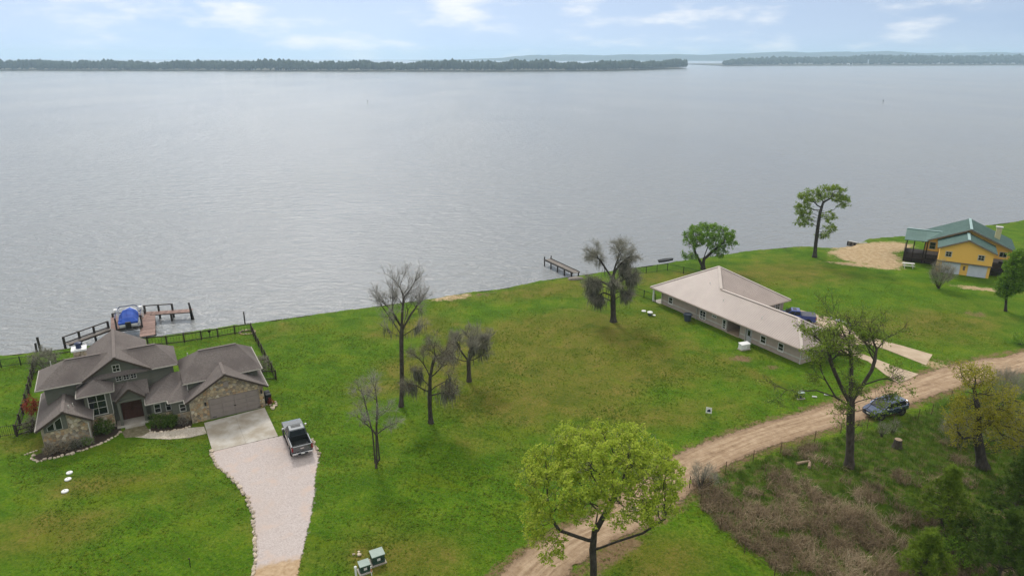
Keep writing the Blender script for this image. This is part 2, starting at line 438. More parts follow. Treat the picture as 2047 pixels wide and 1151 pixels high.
def build_ground():
    xs = np.concatenate([[-2500, -1200, -600, -300, -180, -120, -95], np.arange(-82, 128, .55), [140, 170, 220, 300, 500, 1000, 2500]])
    ds = np.concatenate([[0, .12, .3], np.arange(.6, 105, .55), [110, 125, 150, 200, 300, 500, 900, 1600]])
    Xg, Dg = np.meshgrid(xs, ds)
    jag = .18 * np.sin(Xg * 1.7) + .13 * np.sin(Xg * 4.1 + 1) + .22 * np.sin(Xg * .43)
    Yg = shore_y(Xg) - Dg + jag * np.exp(-Dg / 4)
    Z = -.30 * np.exp(-Dg / 2.2) + .03 * np.sin(Xg * .35) * np.sin(Yg * .4)
    Z[0] = -1.6; Z[1] = -.42
    shp = Xg.shape
    A = {k: np.zeros(shp) for k in ('dirt', 'sand', 'dry', 'brush')}
    def blob(k, px, py, rx, ry, amp=1.0, rot=0.0):
        p = at(px, py); c, s = math.cos(rot), math.sin(rot)
        dx, dy = Xg - p.x, Yg - p.y
        a, b = (dx * c + dy * s) / rx, (-dx * s + dy * c) / ry
        A[k] = np.maximum(A[k], amp * np.exp(-(a * a + b * b)))
    for q in (('dirt', 1483, 717, 2.0, 1.6, .8), ('dirt', 1543, 735, 2.2, 1.4, .6), ('dirt', 1950, 628, 3.0, 2.2, .65), ('dirt', 1690, 506, 6, 2.5, .5),
              ('sand', 1735, 513, 6.5, 5.0, 1.3, .3), ('sand', 1755, 495, 9, 4.2, 1.2, .4), ('sand', 1720, 505, 7, 4.5, 1.2, .3), ('sand', 1765, 525, 5, 3.5, 1.0, .2), ('sand', 1700, 490, 5, 2.2, 1.0, .3), ('sand', 1775, 535, 4.0, 2.0, .75), ('sand', 1720, 530, 8, 1.6, .8, -.4),
              ('sand', 1960, 577, 5.5, 1.6, .75, -.4), ('sand', 1925, 572, 3.5, 1.3, .6, -.4), ('sand', 905, 592, 4.5, 2.2, .80, .4), ('dirt', 960, 588, 6, 2.4, .55, .4), ('dirt', 920, 597, 6, 2.6, .5, .4),
              ('sand', 1870, 728, 2.5, 2.0, .7), ('dirt', 1890, 722, 3.0, 2.0, .6), ('dirt', 1240, 1090, 2.6, 1.2, .9, .5), ('dirt', 1210, 1120, 3, 1.2, .8, .7), ('dirt', 725, 690, 4, 1.4, .42, .4), ('dirt', 1226, 645, 1.2, 1.0, .6),
              ('dry', 1090, 690, 19, 11, .8, .4), ('dry', 1130, 780, 14, 8, .6, .4), ('dry', 1250, 740, 12, 7, .6, .4), ('dry', 1300, 830, 9, 3.5, .45, .45), ('dry', 820, 660, 9, 5, .45, .4), ('dry', 1050, 585, 12, 5, .55, .4), ('dry', 1560, 545, 14, 7, .5, .4), ('dry', 1330, 555, 8, 6, .5, .4),
              ('dry', 800, 1110, 5, 3, .6), ('dry', 100, 1060, 5, 4, .5), ('dry', 200, 970, 7, 2.2, .45), ('dry', 1300, 1110, 5, 3, .65), ('dry', 930, 870, 5, 3, .2), ('dry', 1850, 640, 12, 6, .45), ('dry', 590, 660, 6, 5, .3),
              ('dirt', 60, 900, 3, .5, .4, .4), ('dry', 60, 890, 5, 2, .5)):
        blob(*q)
    road = np.minimum(seg_dist(Xg, Yg, ROAD_FAR), seg_dist(Xg, Yg, ROAD_NEAR))
    A['dirt'] = np.maximum(A['dirt'], .62 * np.exp(-(road / 1.1) ** 2))
    poly = inside(Xg, Yg, BRUSH)
    db = seg_dist(Xg, Yg, BRUSH + BRUSH[:1])
    A['brush'] = np.where(poly, .5 + .5 * np.minimum(1, db / 1.5), .5 - .5 * np.minimum(1, db / 1.5))
    A['dry'] = A['dry'] * 1.45 + .06
    fp = seg_dist(Xg, Yg, XY([(1560, 770), (1400, 700), (1290, 650)]))
    A['dry'] = np.maximum(A['dry'], .5 * np.exp(-(fp / 1.6) ** 2))
    V = np.stack([Xg, Yg, Z], -1).reshape(-1, 3)
    n, m = shp
    I = np.arange(n * m).reshape(n, m)
    F = np.stack([I[1:, :-1], I[1:, 1:], I[:-1, 1:], I[:-1, :-1]], -1).reshape(-1, 4)
    me = np_mesh('ground', V, F, {k: a.ravel() for k, a in A.items()})
    me.shade_smooth()
    o = link('ground', me, M['lawn'])
    tag(o, 'green lakeside lawn with dry and bare patches', 'lawn', kind='structure')
build_ground()

# ---------------------------------------------------------------- lake
def water_mat():
    t = NT('wind rippled lake')
    big = t.noise(.012, 4, .55, t.pos((1, .45, 1)), .6)
    w1 = t.noise(.42, 3, .55, t.pos((.42, 1, 1), rot=(0, 0, R(12))), .3)
    w2 = t.noise(1.1, 4, .62, t.pos((.38, 1, 1), rot=(0, 0, R(-10))), .4)
    w3 = t.noise(3.6, 3, .6, t.pos((.5, 1, 1), rot=(0, 0, R(20))))
    h = t.math('ADD', t.math('MULTIPLY', w1, 1.1), t.math('ADD', t.math('MULTIPLY', w2, .95), t.math('MULTIPLY', w3, .22)))
    c = t.ramp(big, [(.3, (.21, .218, .22)), (.7, (.255, .262, .255))])
    st = t.math('ADD', t.math('MULTIPLY', t.step(big, .3, .7), .35), .75)
    bp = t.n('ShaderNodeBump', i_Distance=.55)
    t.l(h, bp.inputs['Height']); t.l(st, bp.inputs['Strength'])
    t.b.inputs['IOR'].default_value = 1.33
    return t.done(c, .2, bp.outputs[0], spec=.5)
M['water'] = water_mat()
ys = np.concatenate([np.linspace(-400, 400, 21), [700, 1200, 2000, 3500, 6000, 9000]])
xs = np.array([-9000, -4000, -2000, -1000, -400, 0, 400, 1000, 2000, 4000, 9000.])
Xg, Yg = np.meshgrid(xs, ys)
I = np.arange(Xg.size).reshape(Xg.shape)
lake = link('lake', np_mesh('lake', np.stack([Xg, Yg, np.full(Xg.shape, -1.0)], -1).reshape(-1, 3), np.stack([I[:-1, :-1], I[:-1, 1:], I[1:, 1:], I[1:, :-1]], -1).reshape(-1, 4)), M['water'])
tag(lake, 'wide grey rippled lake reaching the far wooded shore', 'lake', kind='structure')

# ---------------------------------------------------------------- dirt road
def road_mat():
    t = NT('sandy dirt road')
    a = t.attr('across'); e = t.attr('edge')
    al = t.n('ShaderNodeCombineXYZ'); t.l(t.math('MULTIPLY', t.attr('along'), .10), al.inputs[0]); t.l(t.math('MULTIPLY', a, 6.0), al.inputs[1])
    rut = t.noise(2.2, 5, .6, al.outputs[0])
    n1 = t.noise(1.4, 6, .7)
    c = t.ramp(t.math('ADD', t.math('MULTIPLY', rut, .6), t.math('MULTIPLY', n1, .4)), [(.30, (.17, .112, .068)), (.45, (.31, .215, .135)), (.58, (.43, .315, .21)), (.75, (.53, .415, .295))])
    side = t.step(t.math('ADD', t.math('ABSOLUTE', t.math('SUBTRACT', a, .5)), t.math('MULTIPLY', t.math('SUBTRACT', rut, .5), .6)), .27, .48)
    c = t.mix(t.math('MULTIPLY', side, .75), c, t.ramp(n1, [(.3, (.13, .082, .052)), (.7, (.26, .175, .11))]))
    cl = t.math('ABSOLUTE', t.math('SUBTRACT', a, .52))
    c = t.mix(t.math('MULTIPLY', t.step(t.noise(2.6, 6, .75), .55, .7), .45), c, (.16, .105, .066))
    t.done(c, .97, t.bump(t.math('ADD', rut, t.math('MULTIPLY', t.noise(7, 4, .7), .5)), .7, .12), spec=.1)
    return soft_edge(t, e, 1.6)
M['road'] = road_mat()
def catmull(P, n):
    P = [Vector((p[0], p[1])) for p in P]; out_ = []
    P = [P[0] * 2 - P[1]] + P + [P[-1] * 2 - P[-2]]
    for i in range(1, len(P) - 2):
        for k in range(n):
            s = k / n
            a, b, c, d = P[i - 1], P[i], P[i + 1], P[i + 2]
            out_.append(.5 * ((2 * b) + (c - a) * s + (2 * a - 5 * b + 4 * c - d) * s * s + (3 * b - a - 3 * c + d) * s ** 3))
    out_.append(P[-2]); return out_
fa, nb = catmull(ROAD_FAR, 10), catmull(ROAD_NEAR, 10)
K = 14; V = []; ac = []; ed = []; al = []; run = 0
for i, (p, q) in enumerate(zip(fa, nb)):
    if i: run += ((p + q) / 2 - (fa[i - 1] + nb[i - 1]) / 2).length
    for k in range(K + 1):
        s = -.05 + 1.1 * k / K
        r = p.lerp(q, s)
        V.append((r.x, r.y, .045 - .02 * abs(s - .5))); ac.append(s); al.append(run)
        ed.append(min(1, 3.5 * min(k, K - k) / K))
I = np.arange(len(V)).reshape(-1, K + 1)
me = np_mesh('dirt_road', np.array(V), np.stack([I[:-1, :-1], I[:-1, 1:], I[1:, 1:], I[1:, :-1]], -1).reshape(-1, 4), {'across': ac, 'edge': ed, 'along': al})
tag(link('dirt_road', me, M['road']), 'sandy tan dirt road with ruts crossing the lawns', 'road', kind='structure')

# ---------------------------------------------------------------- drives
def sheet(name, pts, z, m, label=None, thick=0.0, kind='structure', cat=None):
    mb = MB()
    if thick: mb.prism([(p[0], p[1], z - thick) for p in pts], (0, 0, thick))
    else: mb.add([(p[0], p[1], z) for p in pts], [tuple(range(len(pts)))])
    o = mb.build(name, m)
    return tag(o, label, cat, kind=kind)
def soft_sheet(name, outline, z, m, label, cat, sand=None, grow=.35, res=.35):
    """grid sheet over an outline with an 'edge' attribute fading outwards"""
    P = np.array([(p[0], p[1]) for p in outline])
    gx = np.arange(P[:, 0].min() - 1, P[:, 0].max() + 1, res); gy = np.arange(P[:, 1].min() - 1, P[:, 1].max() + 1, res)
    X, Y = np.meshgrid(gx, gy)
    ins = inside(X, Y, [tuple(p) for p in P]); d = seg_dist(X, Y, [tuple(p) for p in P] + [tuple(P[0])])
    sd_ = np.where(ins, d, -d)
    e = np.clip((sd_ + grow) / (2 * grow), 0, 1)
    keep = (e[:-1, :-1] + e[1:, :-1] + e[:-1, 1:] + e[1:, 1:]) > 0
    I = np.arange(X.size).reshape(X.shape)
    F = np.stack([I[:-1, :-1], I[:-1, 1:], I[1:, 1:], I[1:, :-1]], -1)[keep]
    at_ = {'edge': e.ravel(), 'sand': (sand(X, Y) if sand else np.zeros(X.shape)).ravel()}
    o = link(name, np_mesh(name, np.stack([X, Y, np.full(X.shape, z)], -1).reshape(-1, 3), F, at_), m)
    return tag(o, label, cat, kind='structure')
GRAVEL = XY([(424, 903), (432, 925), (452, 945), (478, 968), (497, 995), (508, 1030), (512, 1075), (513, 1110), (508, 1151)]) + [(-18.9, 36), (-14.8, 36)] + XY([(592, 1151), (600, 1110), (610, 1070), (618, 1035), (627, 985), (628, 950), (636, 912), (622, 880), (600, 868), (556, 873)])
def dsand(X, Y): return np.clip((43.2 - Y + .35 * (X + 18)) / 2.5, 0, 1)
soft_sheet('gravel_drive', GRAVEL, .035, M['gravel'], 'pale pink gravel driveway curving down from the stone house', 'driveway', dsand, .28, .3)
apron = tag(thing('concrete_apron', 'stained concrete apron in front of the wide garage door', 'driveway'), kind='structure')
A0, A1, A2, A3 = [at(*p) for p in ((408, 846), (425, 903), (556, 872), (529, 815))]
mid0, mid1 = A0.lerp(A1, .5), A3.lerp(A2, .5)
for (a, b, c_, d) in ((A0, A1, (A1 + A2) / 2, (A0 + A3) / 2), ((A0 + A3) / 2, (A1 + A2) / 2, A2, A3)):
    g = .012
    cen = (a + b + c_ + d) / 4
    q = [cen + (p - cen) * (1 - g / 3) for p in (a, b, c_, d)]
    mb = MB(); mb.prism([(p.x, p.y, -.05) for p in q], (0, 0, .12)); mb.build('slab', M['concrete'], apron)

# drive behind the long pale roofed house
PAD = XY([(1600, 620), (1660, 636), (1715, 668), (1760, 680), (1806, 692), (1864, 709), (1851, 730), (1815, 716), (1772, 699), (1738, 688), (1700, 690), (1720, 706), (1762, 722), (1800, 737), (1836, 748), (1797, 768), (1766, 746), (1735, 722), (1690, 706), (1640, 700), (1600, 665)])
sheet('concrete_drive', [(p[0], p[1]) for p in PAD], .05, M['tan_concrete'], 'tan concrete drive forking to the dirt road', thick=.12, cat='driveway')

# ---------------------------------------------------------------- far shores
def crown_mat(name, stops):
    t = NT(name)
    c = t.ramp(t.attr('var'), stops)
    c = t.mix(.4, c, t.ramp(t.noise(.22, 5, .7), [(.35, tuple(x * .55 for x in stops[0][1])), (.65, stops[-1][1])]))
    return t.done(c, .95, None, spec=.05)
M['far_wood'] = crown_mat('far pine wood', [(0, (.016, .028, .014)), (.5, (.027, .043, .020)), (1, (.050, .064, .028))])
def ico(sub=1):
    bm = bmesh.new(); bmesh.ops.create_icosphere(bm, subdivisions=sub, radius=1)
    V = np.array([v.co[:] for v in bm.verts]); F = np.array([[v.index for v in f.verts] for f in bm.faces]); bm.free(); return V, F
IV, IF = ico(1)
def wood(name, label, fn, count, seed, hmin=17, hmax=27, wmin=3.0, wmax=6.5):
    g = np.random.default_rng(seed)
    P = fn(g, count)                                   # (n,3) tree feet
    n = len(P)
    h = g.uniform(hmin, hmax, n) * (1 + .10 * np.sin(P[:, 0] / 37.) + .08 * np.sin(P[:, 0] / 13. + 1) + .07 * np.sin(P[:, 0] / 97. + 2)); wd = g.uniform(wmin, wmax, n)
    J = 1 + g.uniform(-.22, .22, (n, len(IV), 1))
    B = IV[None] * J
    taper = 1 - .18 * B[..., 2:3]
    B = B * np.concatenate([np.repeat(taper, 2, -1), np.ones_like(taper)], -1)
    B = B * np.stack([wd, wd, h * .40], -1)[:, None, :] + P[:, None, :] + np.stack([0 * h, 0 * h, h * .60], -1)[:, None, :]
    F = IF[None] + (np.arange(n) * len(IV))[:, None, None]
    me = np_mesh(name, B.reshape(-1, 3), F.reshape(-1, 3), {'var': np.repeat(g.random(n), len(IV))})
    return tag(link(name, me, M['far_wood']), label, 'woods', kind='stuff')
FS = [at(-500, 141, -1), at(0, 142, -1), at(300, 142.6, -1), at(600, 143.6, -1), at(1000, 144, -1), at(1200, 143, -1), at(1300, 140.5, -1), at(1372, 137.5, -1)]
FSP = [(p.x, p.y) for p in FS]
def along(L, s):
    L = np.array(L); d = np.r_[0, np.cumsum(np.hypot(*np.diff(L, axis=0).T))]
    return np.stack([np.interp(s * d[-1], d, L[:, 0]), np.interp(s * d[-1], d, L[:, 1])], -1)
def far_left(g, n):
    s = g.random(n); p = along(FSP, s)
    dep = g.random(n) ** 1.6 * np.minimum(1, (1.005 - s) * 9) * 150 + 6
    return np.stack([p[:, 0] + g.normal(0, 2, n) - dep * .25 * (s > .9), p[:, 1] + dep, -1.0 + dep * .01], -1)
def land_strip(name, front, depth, label, rise=.6):
    mb = MB(); n = len(front)
    V = [(x, y - 2, -1.3) for x, y in front] + [(x, y + 3, rise) for x, y in front] + [(x, y + depth, rise + 1) for x, y in front]
    mb.add(V, [(i + k * n, i + 1 + k * n, i + 1 + (k + 1) * n, i + (k + 1) * n) for k in (0, 1) for i in range(n - 1)])
    return tag(mb.build(name, M['far_ground']), label, 'shore', kind='structure')
M['far_ground'] = mat('far shore ground', [(.35, (.055, .062, .028)), (.65, (.14, .115, .07))], .03, rough=1)
land_strip('far_shore', FSP, 400, 'low far shore under the pine woods')
wood('far_woods', 'long dark band of pines on the far shore', far_left, 3000, 3, 20, 26, 5, 8.5)
PSP = [(p.x, p.y) for p in (at(1448, 132.5, -1), at(1520, 131.8, -1), at(1650, 131.6, -1), at(1850, 131.4, -1), at(2047, 131, -1), at(2500, 131, -1))]
def far_right(g, n):
    s = g.random(n); p = along(PSP, s)
    dep = g.random(n) ** 1.4 * np.minimum(1, s * 6 + .03) * 420 + 8
    return np.stack([p[:, 0] + g.normal(0, 3, n), p[:, 1] + dep, -1.0 + np.minimum(dep, 300) * .055 * np.minimum(1, s * 2.2 + .15)], -1)
land_strip('far_point', PSP, 700, 'low wooded point across the lake')
wood('point_woods', 'hazy pines on the wooded point across the lake', far_right, 2000, 4, 21, 28, 6, 10)
def build_hills():
    g = np.random.default_rng(5)
    n = 260; xs_ = np.linspace(-900, 7500, n)
    V = []; D = [6200, 6300, 6450, 6700, 7400]
    prof = 30 + 42 / (1 + np.exp(-(xs_ - 1100) / 700)) + 7 * np.sin(xs_ / 420 + .6) + 4 * np.sin(xs_ / 170) + 3 * np.sin(xs_ / 77)
    prof *= 1 / (1 + np.exp(-(xs_ + 250) / 180))
    for j, (dy, hf) in enumerate(zip(D, (-.05, .55, .8, 1.0, .9))):
        V += [(x, dy, max(-2, p * hf + (g.uniform(-2.5, 2.5) if j > 0 else 0)) if j else -3) for x, p in zip(xs_, prof)]
    F = [(k * n + i, k * n + i + 1, (k + 1) * n + i + 1, (k + 1) * n + i) for k in range(4) for i in range(n - 1)]
    me = np_mesh('hills', np.array(V), np.array(F), {'var': g.random(len(V))})
    tag(link('hills', me, M['far_wood']), 'low hazy wooded hills on the horizon', 'hills', kind='structure')
build_hills()
def far_house(px, py, wd, label, roofc):
    p = at(px, py, -1); t = thing('lakeside_house', label, 'house', (p.x, p.y + 4, -.5), rnd.uniform(-.3, .3), 'houses on the far shore')
    MB().box(-wd / 2, wd / 2, 0, 9, 0, 6).build('wall', M['white'], t)
    MB().prism([(-wd / 2 - 1, -1, 6.05), (-wd / 2 - 1, 10, 6.05), (-wd / 2 - 1, 4.5, 9.5)], (wd + 2, 0, 0)).build('roof', M[roofc], t)
    for k in range(3):
        x = -wd / 2 + wd * (k + .5) / 3
        MB().box(x - 1.1, x + 1.1, -.1, .05, 1.5, 4.5).build('window', M['glass'], t)
far_house(492, 142.3, 10, 'smaller white house in a gap of the far pines', 'white')
far_house(500, 142.4, 13, 'bright white house on the far shore with taller roof', 'white')
far_house(556, 142.8, 18, 'long pale house on the far shore among pines', 'trim')
far_house(573, 142.9, 13, 'white house beside the long pale one on the far shore', 'white')
far_house(1700, 131.4, 22, 'tiny pale house below the pines on the point', 'white')
# ---------------------------------------------------------------- haze
hz = NT('lake haze')
hz.t.nodes.remove(hz.b)
pvn = hz.n('ShaderNodeVolumePrincipled')
pvn.inputs['Color'].default_value = (.62, .83, 1.0, 1)
pvn.inputs['Density'].default_value = .00016
pvn.inputs['Anisotropy'].default_value = .35
hz.l(pvn.outputs[0], hz.o.inputs['Volume'])
MBH = MB().box(-9500, 9500, -4500, 9200, -4.2, 95)
tag(MBH.build('haze', hz.m), 'thin pale haze over the lake', 'haze', kind='stuff')
# ================================================================ building helpers (house-local: x along, y depth, z up)
def window(root, x, y, z, yaw, wd, ht, cols=1, rows=2, frame=None, fw=.07, name='window'):
    """frame standing on a wall at its sill centre; outward side is local -y"""
    frame = frame or M['trim']
    mb = MB()
    mb.box(-wd / 2 - fw, wd / 2 + fw, -.06, .02, -fw, 0); mb.box(-wd / 2 - fw, wd / 2 + fw, -.06, .02, ht, ht + fw)
    mb.box(-wd / 2 - fw, -wd / 2, -.055, .02, 0, ht); mb.box(wd / 2, wd / 2 + fw, -.055, .02, 0, ht)
    b = .04
    for i in range(1, cols):
        cx = -wd / 2 + wd * i / cols; mb.box(cx - b / 2, cx + b / 2, -.05, .02, 0, ht)
    for j in range(1, rows):
        cz = ht * j / rows; mb.box(-wd / 2, wd / 2, -.045, .02, cz - b / 2, cz + b / 2)
    o = mb.build(name, frame, root, loc=(x, y, z), rot=(0, 0, yaw))
    for i in range(cols):
        for j in range(rows):
            a0, a1 = -wd / 2 + wd * i / cols + b / 2, -wd / 2 + wd * (i + 1) / cols - b / 2
            c0, c1 = ht * j / rows + b / 2, ht * (j + 1) / rows - b / 2
            MB().box(a0, a1, -.022, .01, c0, c1).build('pane', M['glass'], o)
    return o

def clip_poly(P, nx, ny, d):
    out_ = []
    for i in range(len(P)):
        a, b = P[i], P[(i + 1) % len(P)]
        da, db = a[0] * nx + a[1] * ny - d, b[0] * nx + b[1] * ny - d
        if da <= 0: out_.append(a)
        if da * db < 0:
            s = da / (da - db); out_.append((a[0] + (b[0] - a[0]) * s, a[1] + (b[1] - a[1]) * s))
    return out_
def in_poly(p, P):
    r = False
    for i in range(len(P)):
        (x1, y1), (x2, y2) = P[i], P[(i + 1) % len(P)]
        if (y1 > p[1]) != (y2 > p[1]) and p[0] < (x2 - x1) * (p[1] - y1) / (y2 - y1) + x1: r = not r
    return r
def stones(parent, regions, cell, y0, name='stone', seed=1, m=None, gap=.022):
    """irregular stones on a wall plane (x,z) facing -y at depth y0; regions are convex polygons"""
    g = random.Random(seed)
    for reg in regions:
        xs_ = [p[0] for p in reg]; zs_ = [p[1] for p in reg]
        S = []
        nx = max(1, round((max(xs_) - min(xs_)) / cell)); nz = max(1, round((max(zs_) - min(zs_)) / (cell * .8)))
        for i in range(-1, nx + 1):
            for j in range(-1, nz + 1):
                S.append((min(xs_) + (i + .5 + g.uniform(-.42, .42) + .5 * (j % 2)) * (max(xs_) - min(xs_)) / nx, min(zs_) + (j + .5 + g.uniform(-.38, .38)) * (max(zs_) - min(zs_)) / nz))
        for s in S:
            P = list(reg)
            for q in S:
                dx, dz = q[0] - s[0], q[1] - s[1]; L = math.hypot(dx, dz)
                if L < 1e-6 or L > 3.2 * cell: continue
                P = clip_poly(P, dx / L, dz / L, (q[0] + s[0]) / 2 * dx / L + (q[1] + s[1]) / 2 * dz / L)
                if len(P) < 3: break
            if len(P) < 3: continue
            cx, cz = sum(p[0] for p in P) / len(P), sum(p[1] for p in P) / len(P)
            ar = abs(sum(P[i][0] * P[(i + 1) % len(P)][1] - P[(i + 1) % len(P)][0] * P[i][1] for i in range(len(P)))) / 2
            if ar < .012: continue
            rad = math.sqrt(ar / math.pi); k1 = 1 - gap / rad; k2 = k1 - .10
            dp = g.uniform(.04, .09); n = len(P); mb = MB()
            ring = lambda k, y: [((p[0] - cx) * k + cx, y, (p[1] - cz) * k + cz) for p in P]
            mb.loft([ring(k1, y0), ring(k1, y0 - dp * .6), ring(k2, y0 - dp)])
            mb.build(name, m or M['stone'], parent)

def hip(mb, u0, u1, w0, w1, ze, r0, r1, zr, t=.18):
    """closed hip roof; r0, r1 are ridge end points (u,w)"""
    E = [(u0, w0), (u1, w0), (u1, w1), (u0, w1)]
    V = [(a, b, ze - t) for a, b in E] + [(a, b, ze) for a, b in E] + [(r0[0], r0[1], zr), (r1[0], r1[1], zr)]
    F = [(3, 2, 1, 0), (0, 1, 5, 4), (1, 2, 6, 5), (2, 3, 7, 6), (3, 0, 4, 7)]
    if abs(r0[0] - r1[0]) > abs(r0[1] - r1[1]): F += [(4, 5, 9, 8), (5, 6, 9), (6, 7, 8, 9), (7, 4, 8)]
    else: F += [(4, 5, 8), (5, 6, 9, 8), (6, 7, 9), (7, 4, 8, 9)]
    return mb.add(V, F)
def gable_w(mb, u0, uc, u1, z0, zr, z1, w0, w1, t=.16):
    mb.slab([(u0, w0, z0), (uc, w0, zr), (uc, w1, zr), (u0, w1, z0)], t)
    mb.slab([(uc, w0, zr), (u1, w0, z1), (u1, w1, z1), (uc, w1, zr)], t)
    return mb
def pent(mb, u0, uc, u1, z0, zr, z1, w0, w1, zb=0):
    return mb.prism([(u0, w0, zb), (u1, w0, zb), (u1, w0, z1), (uc, w0, zr), (u0, w0, z0)], (0, w1 - w0, 0))

# ================================================================ stone and siding house
A = at(423, 838)
LH = thing('stone_house', 'brown shingled house with grey siding and field stone gables by the gravel drive', 'house', A, R(29.7))
wl = lambda *b: MB().box(*b).build('wall', M['siding'], LH)
garage_wall = pent(MB(), -1.83, 1.83, 5.46, 2.45, 4.62, 2.45, .08, 6.0).build('wall', M['mortar'], LH)
wl(-1.6, 5.3, 1.9, 7.6, 0, 3.86)
wl(-14.2, -2.6, 5.2, 9.6, 0, 4.86)
pent(MB(), -10.55, -7.75, -4.95, 4.95, 6.7, 4.95, 5.08, 13.0).build('wall', M['siding'], LH)
wl(-10.95, -8.72, 3.3, 5.3, 0, 4.05)
left_wall = pent(MB(), -14.7, -12.65, -10.75, 2.30, 3.62, 2.30, 1.33, 5.3).build('wall', M['mortar'], LH)
wl(-14.7, -14.22, 5.32, 9.6, 0, 2.3)
wl(-5.3, -1.7, 1.9, 5.3, 0, 2.45); wl(-3.45, -1.72, .95, 1.88, 0, 2.45)
wl(-8.7, -5.32, 4.2, 5.18, 0, 2.85)
# siding panel behind the slanted windows of the low gable
MB().prism([(-14.45, 1.30, 1.95), (-12.5, 1.30, 1.95), (-12.5, 1.30, 3.45), (-12.68, 1.30, 3.55), (-14.45, 1.30, 2.42)], (0, -.05, 0)).build('siding_panel', M['siding'], LH)
# field stone
stones(garage_wall, [[(-1.80, 0), (-.06, 0), (-.06, 3.48), (-1.80, 2.46)], [(4.96, 0), (5.43, 0), (5.43, 2.46), (4.96, 2.74)], [(-.06, 2.28), (4.96, 2.28), (4.96, 2.74), (1.83, 4.58), (-.06, 3.48)]], .36, .08, seed=3)
stones(left_wall, [[(-14.68, 0), (-12.45, 0), (-12.45, 1.93), (-14.68, 1.93)], [(-12.45, 0), (-10.78, 0), (-10.78, 2.30), (-12.45, 3.45)]], .34, 1.33, seed=4)
tb = MB().box(-11.0, -8.66, 3.22, 3.29, 0, 1.55).build('stone_base', M['mortar'], LH)
stones(tb, [[(-10.98, .02), (-8.68, .02), (-8.68, 1.53), (-10.98, 1.53)]], .36, 3.22, seed=5)
lb = MB().box(-5.32, -3.46, 1.82, 1.89, 0, 1.05).box(-3.48, -1.84, .87, .94, 0, 1.05).build('stone_base', M['mortar'], LH)
stones(lb, [[(-5.3, .02), (-3.5, .02), (-3.5, 1.03), (-5.3, 1.03)]], .36, 1.82, seed=6)
stones(lb, [[(-3.46, .02), (-1.86, .02), (-1.86, 1.03), (-3.46, 1.03)]], .36, .87, seed=7)
# roofs
rf = lambda mb: mb.build('roof', M['shingle'], LH)
rf(hip(MB(), -2.05, 5.75, 1.4, 8.05, 4.0, (0, 4.7), (3.85, 4.7), 6.05))
rf(gable_w(MB(), -2.22, 1.83, 5.88, 2.62, 4.95, 2.62, -.38, 4.4))
rf(hip(MB(), -14.8, -2.1, 4.7, 10.1, 5.0, (-12.2, 7.4), (-3.9, 7.4), 6.65))
rf(gable_w(MB(), -10.85, -7.75, -4.72, 5.08, 7.0, 5.12, 4.6, 13.4))
rf(hip(MB(), -11.5, -8.3, 2.85, 5.6, 4.2, (-9.9, 4.4), (-9.9, 5.6), 5.12))
rf(MB().slab([(-11.5, 4.6, 4.62), (-10.2, 4.6, 5.43), (-10.2, 5.5, 5.43), (-11.5, 5.5, 4.62)]))
rf(gable_w(MB(), -15.05, -12.65, -10.38, 2.45, 3.9, 2.47, .95, 5.25))
rf(MB().slab([(-15.05, 5.26, 2.45), (-14.1, 5.26, 3.02), (-14.1, 9.9, 3.02), (-15.05, 9.9, 2.45)]))
rf(gable_w(MB(), -8.35, -7.0, -5.65, 2.98, 4.15, 2.98, 2.65, 4.7))
rf(MB().slab([(-8.72, 3.55, 2.86), (-5.2, 3.55, 2.86), (-5.2, 5.15, 3.9), (-8.72, 5.15, 3.9)], .12))
rf(MB().slab([(-5.7, 1.45, 2.6), (-1.7, 1.45, 2.6), (-1.7, 5.0, 4.0), (-2.8, 5.0, 4.0)]).slab([(-5.7, 1.45, 2.6), (-2.8, 5.0, 4.0), (-2.8, 5.3, 4.0), (-5.7, 5.3, 2.6)]))
rf(MB().slab([(-3.7, .68, 2.6), (-1.7, .68, 2.6), (-1.7, 2.9, 3.62), (-2.0, 2.9, 3.62)]).slab([(-3.7, .68, 2.6), (-2.0, 2.9, 3.62), (-2.0, 3.6, 3.62), (-3.7, 3.6, 2.6)]))
# gutters and bargeboards
gt = lambda a, b, m='gutter', wd=.09, ht=.10: MB().bar(a, b, wd, ht).build('gutter', M[m], LH)
for a, b in (((-14.86, 4.64, 4.93), (-10.9, 4.64, 4.93)), ((-14.86, 4.58, 4.93), (-14.86, 10.1, 4.93)), ((-4.6, 4.64, 4.93), (-2.2, 4.64, 4.93)),
             ((-11.56, 2.79, 4.12), (-8.24, 2.79, 4.12)), ((-11.56, 2.85, 4.12), (-11.56, 4.7, 4.12)), ((-8.24, 2.85, 4.12), (-8.24, 5.0, 4.12)),
             ((-15.11, .95, 2.38), (-15.11, 9.9, 2.38)), ((-10.32, .95, 2.38), (-10.32, 3.2, 2.38)), ((-5.76, 1.39, 2.52), (-3.8, 1.39, 2.52)), ((-5.76, 1.45, 2.52), (-5.76, 4.2, 2.52)),
             ((-3.76, .62, 2.52), (-2.25, .62, 2.52)), ((-3.76, .68, 2.52), (-3.76, 1.4, 2.52)), ((-2.28, -.38, 2.53), (-2.28, .6, 2.53)), ((5.94, -.38, 2.53), (5.94, 4.4, 2.53)),
             ((-2.11, 1.34, 3.92), (5.81, 1.34, 3.92)), ((5.81, 1.4, 3.92), (5.81, 8.05, 3.92)), ((-8.6, 3.5, 2.78), (-8.3, 3.5, 2.78))):
    gt(a, b)
bb = lambda a, b: MB().bar(a, b, .05, .2).build('bargeboard', M['dark_trim'], LH)
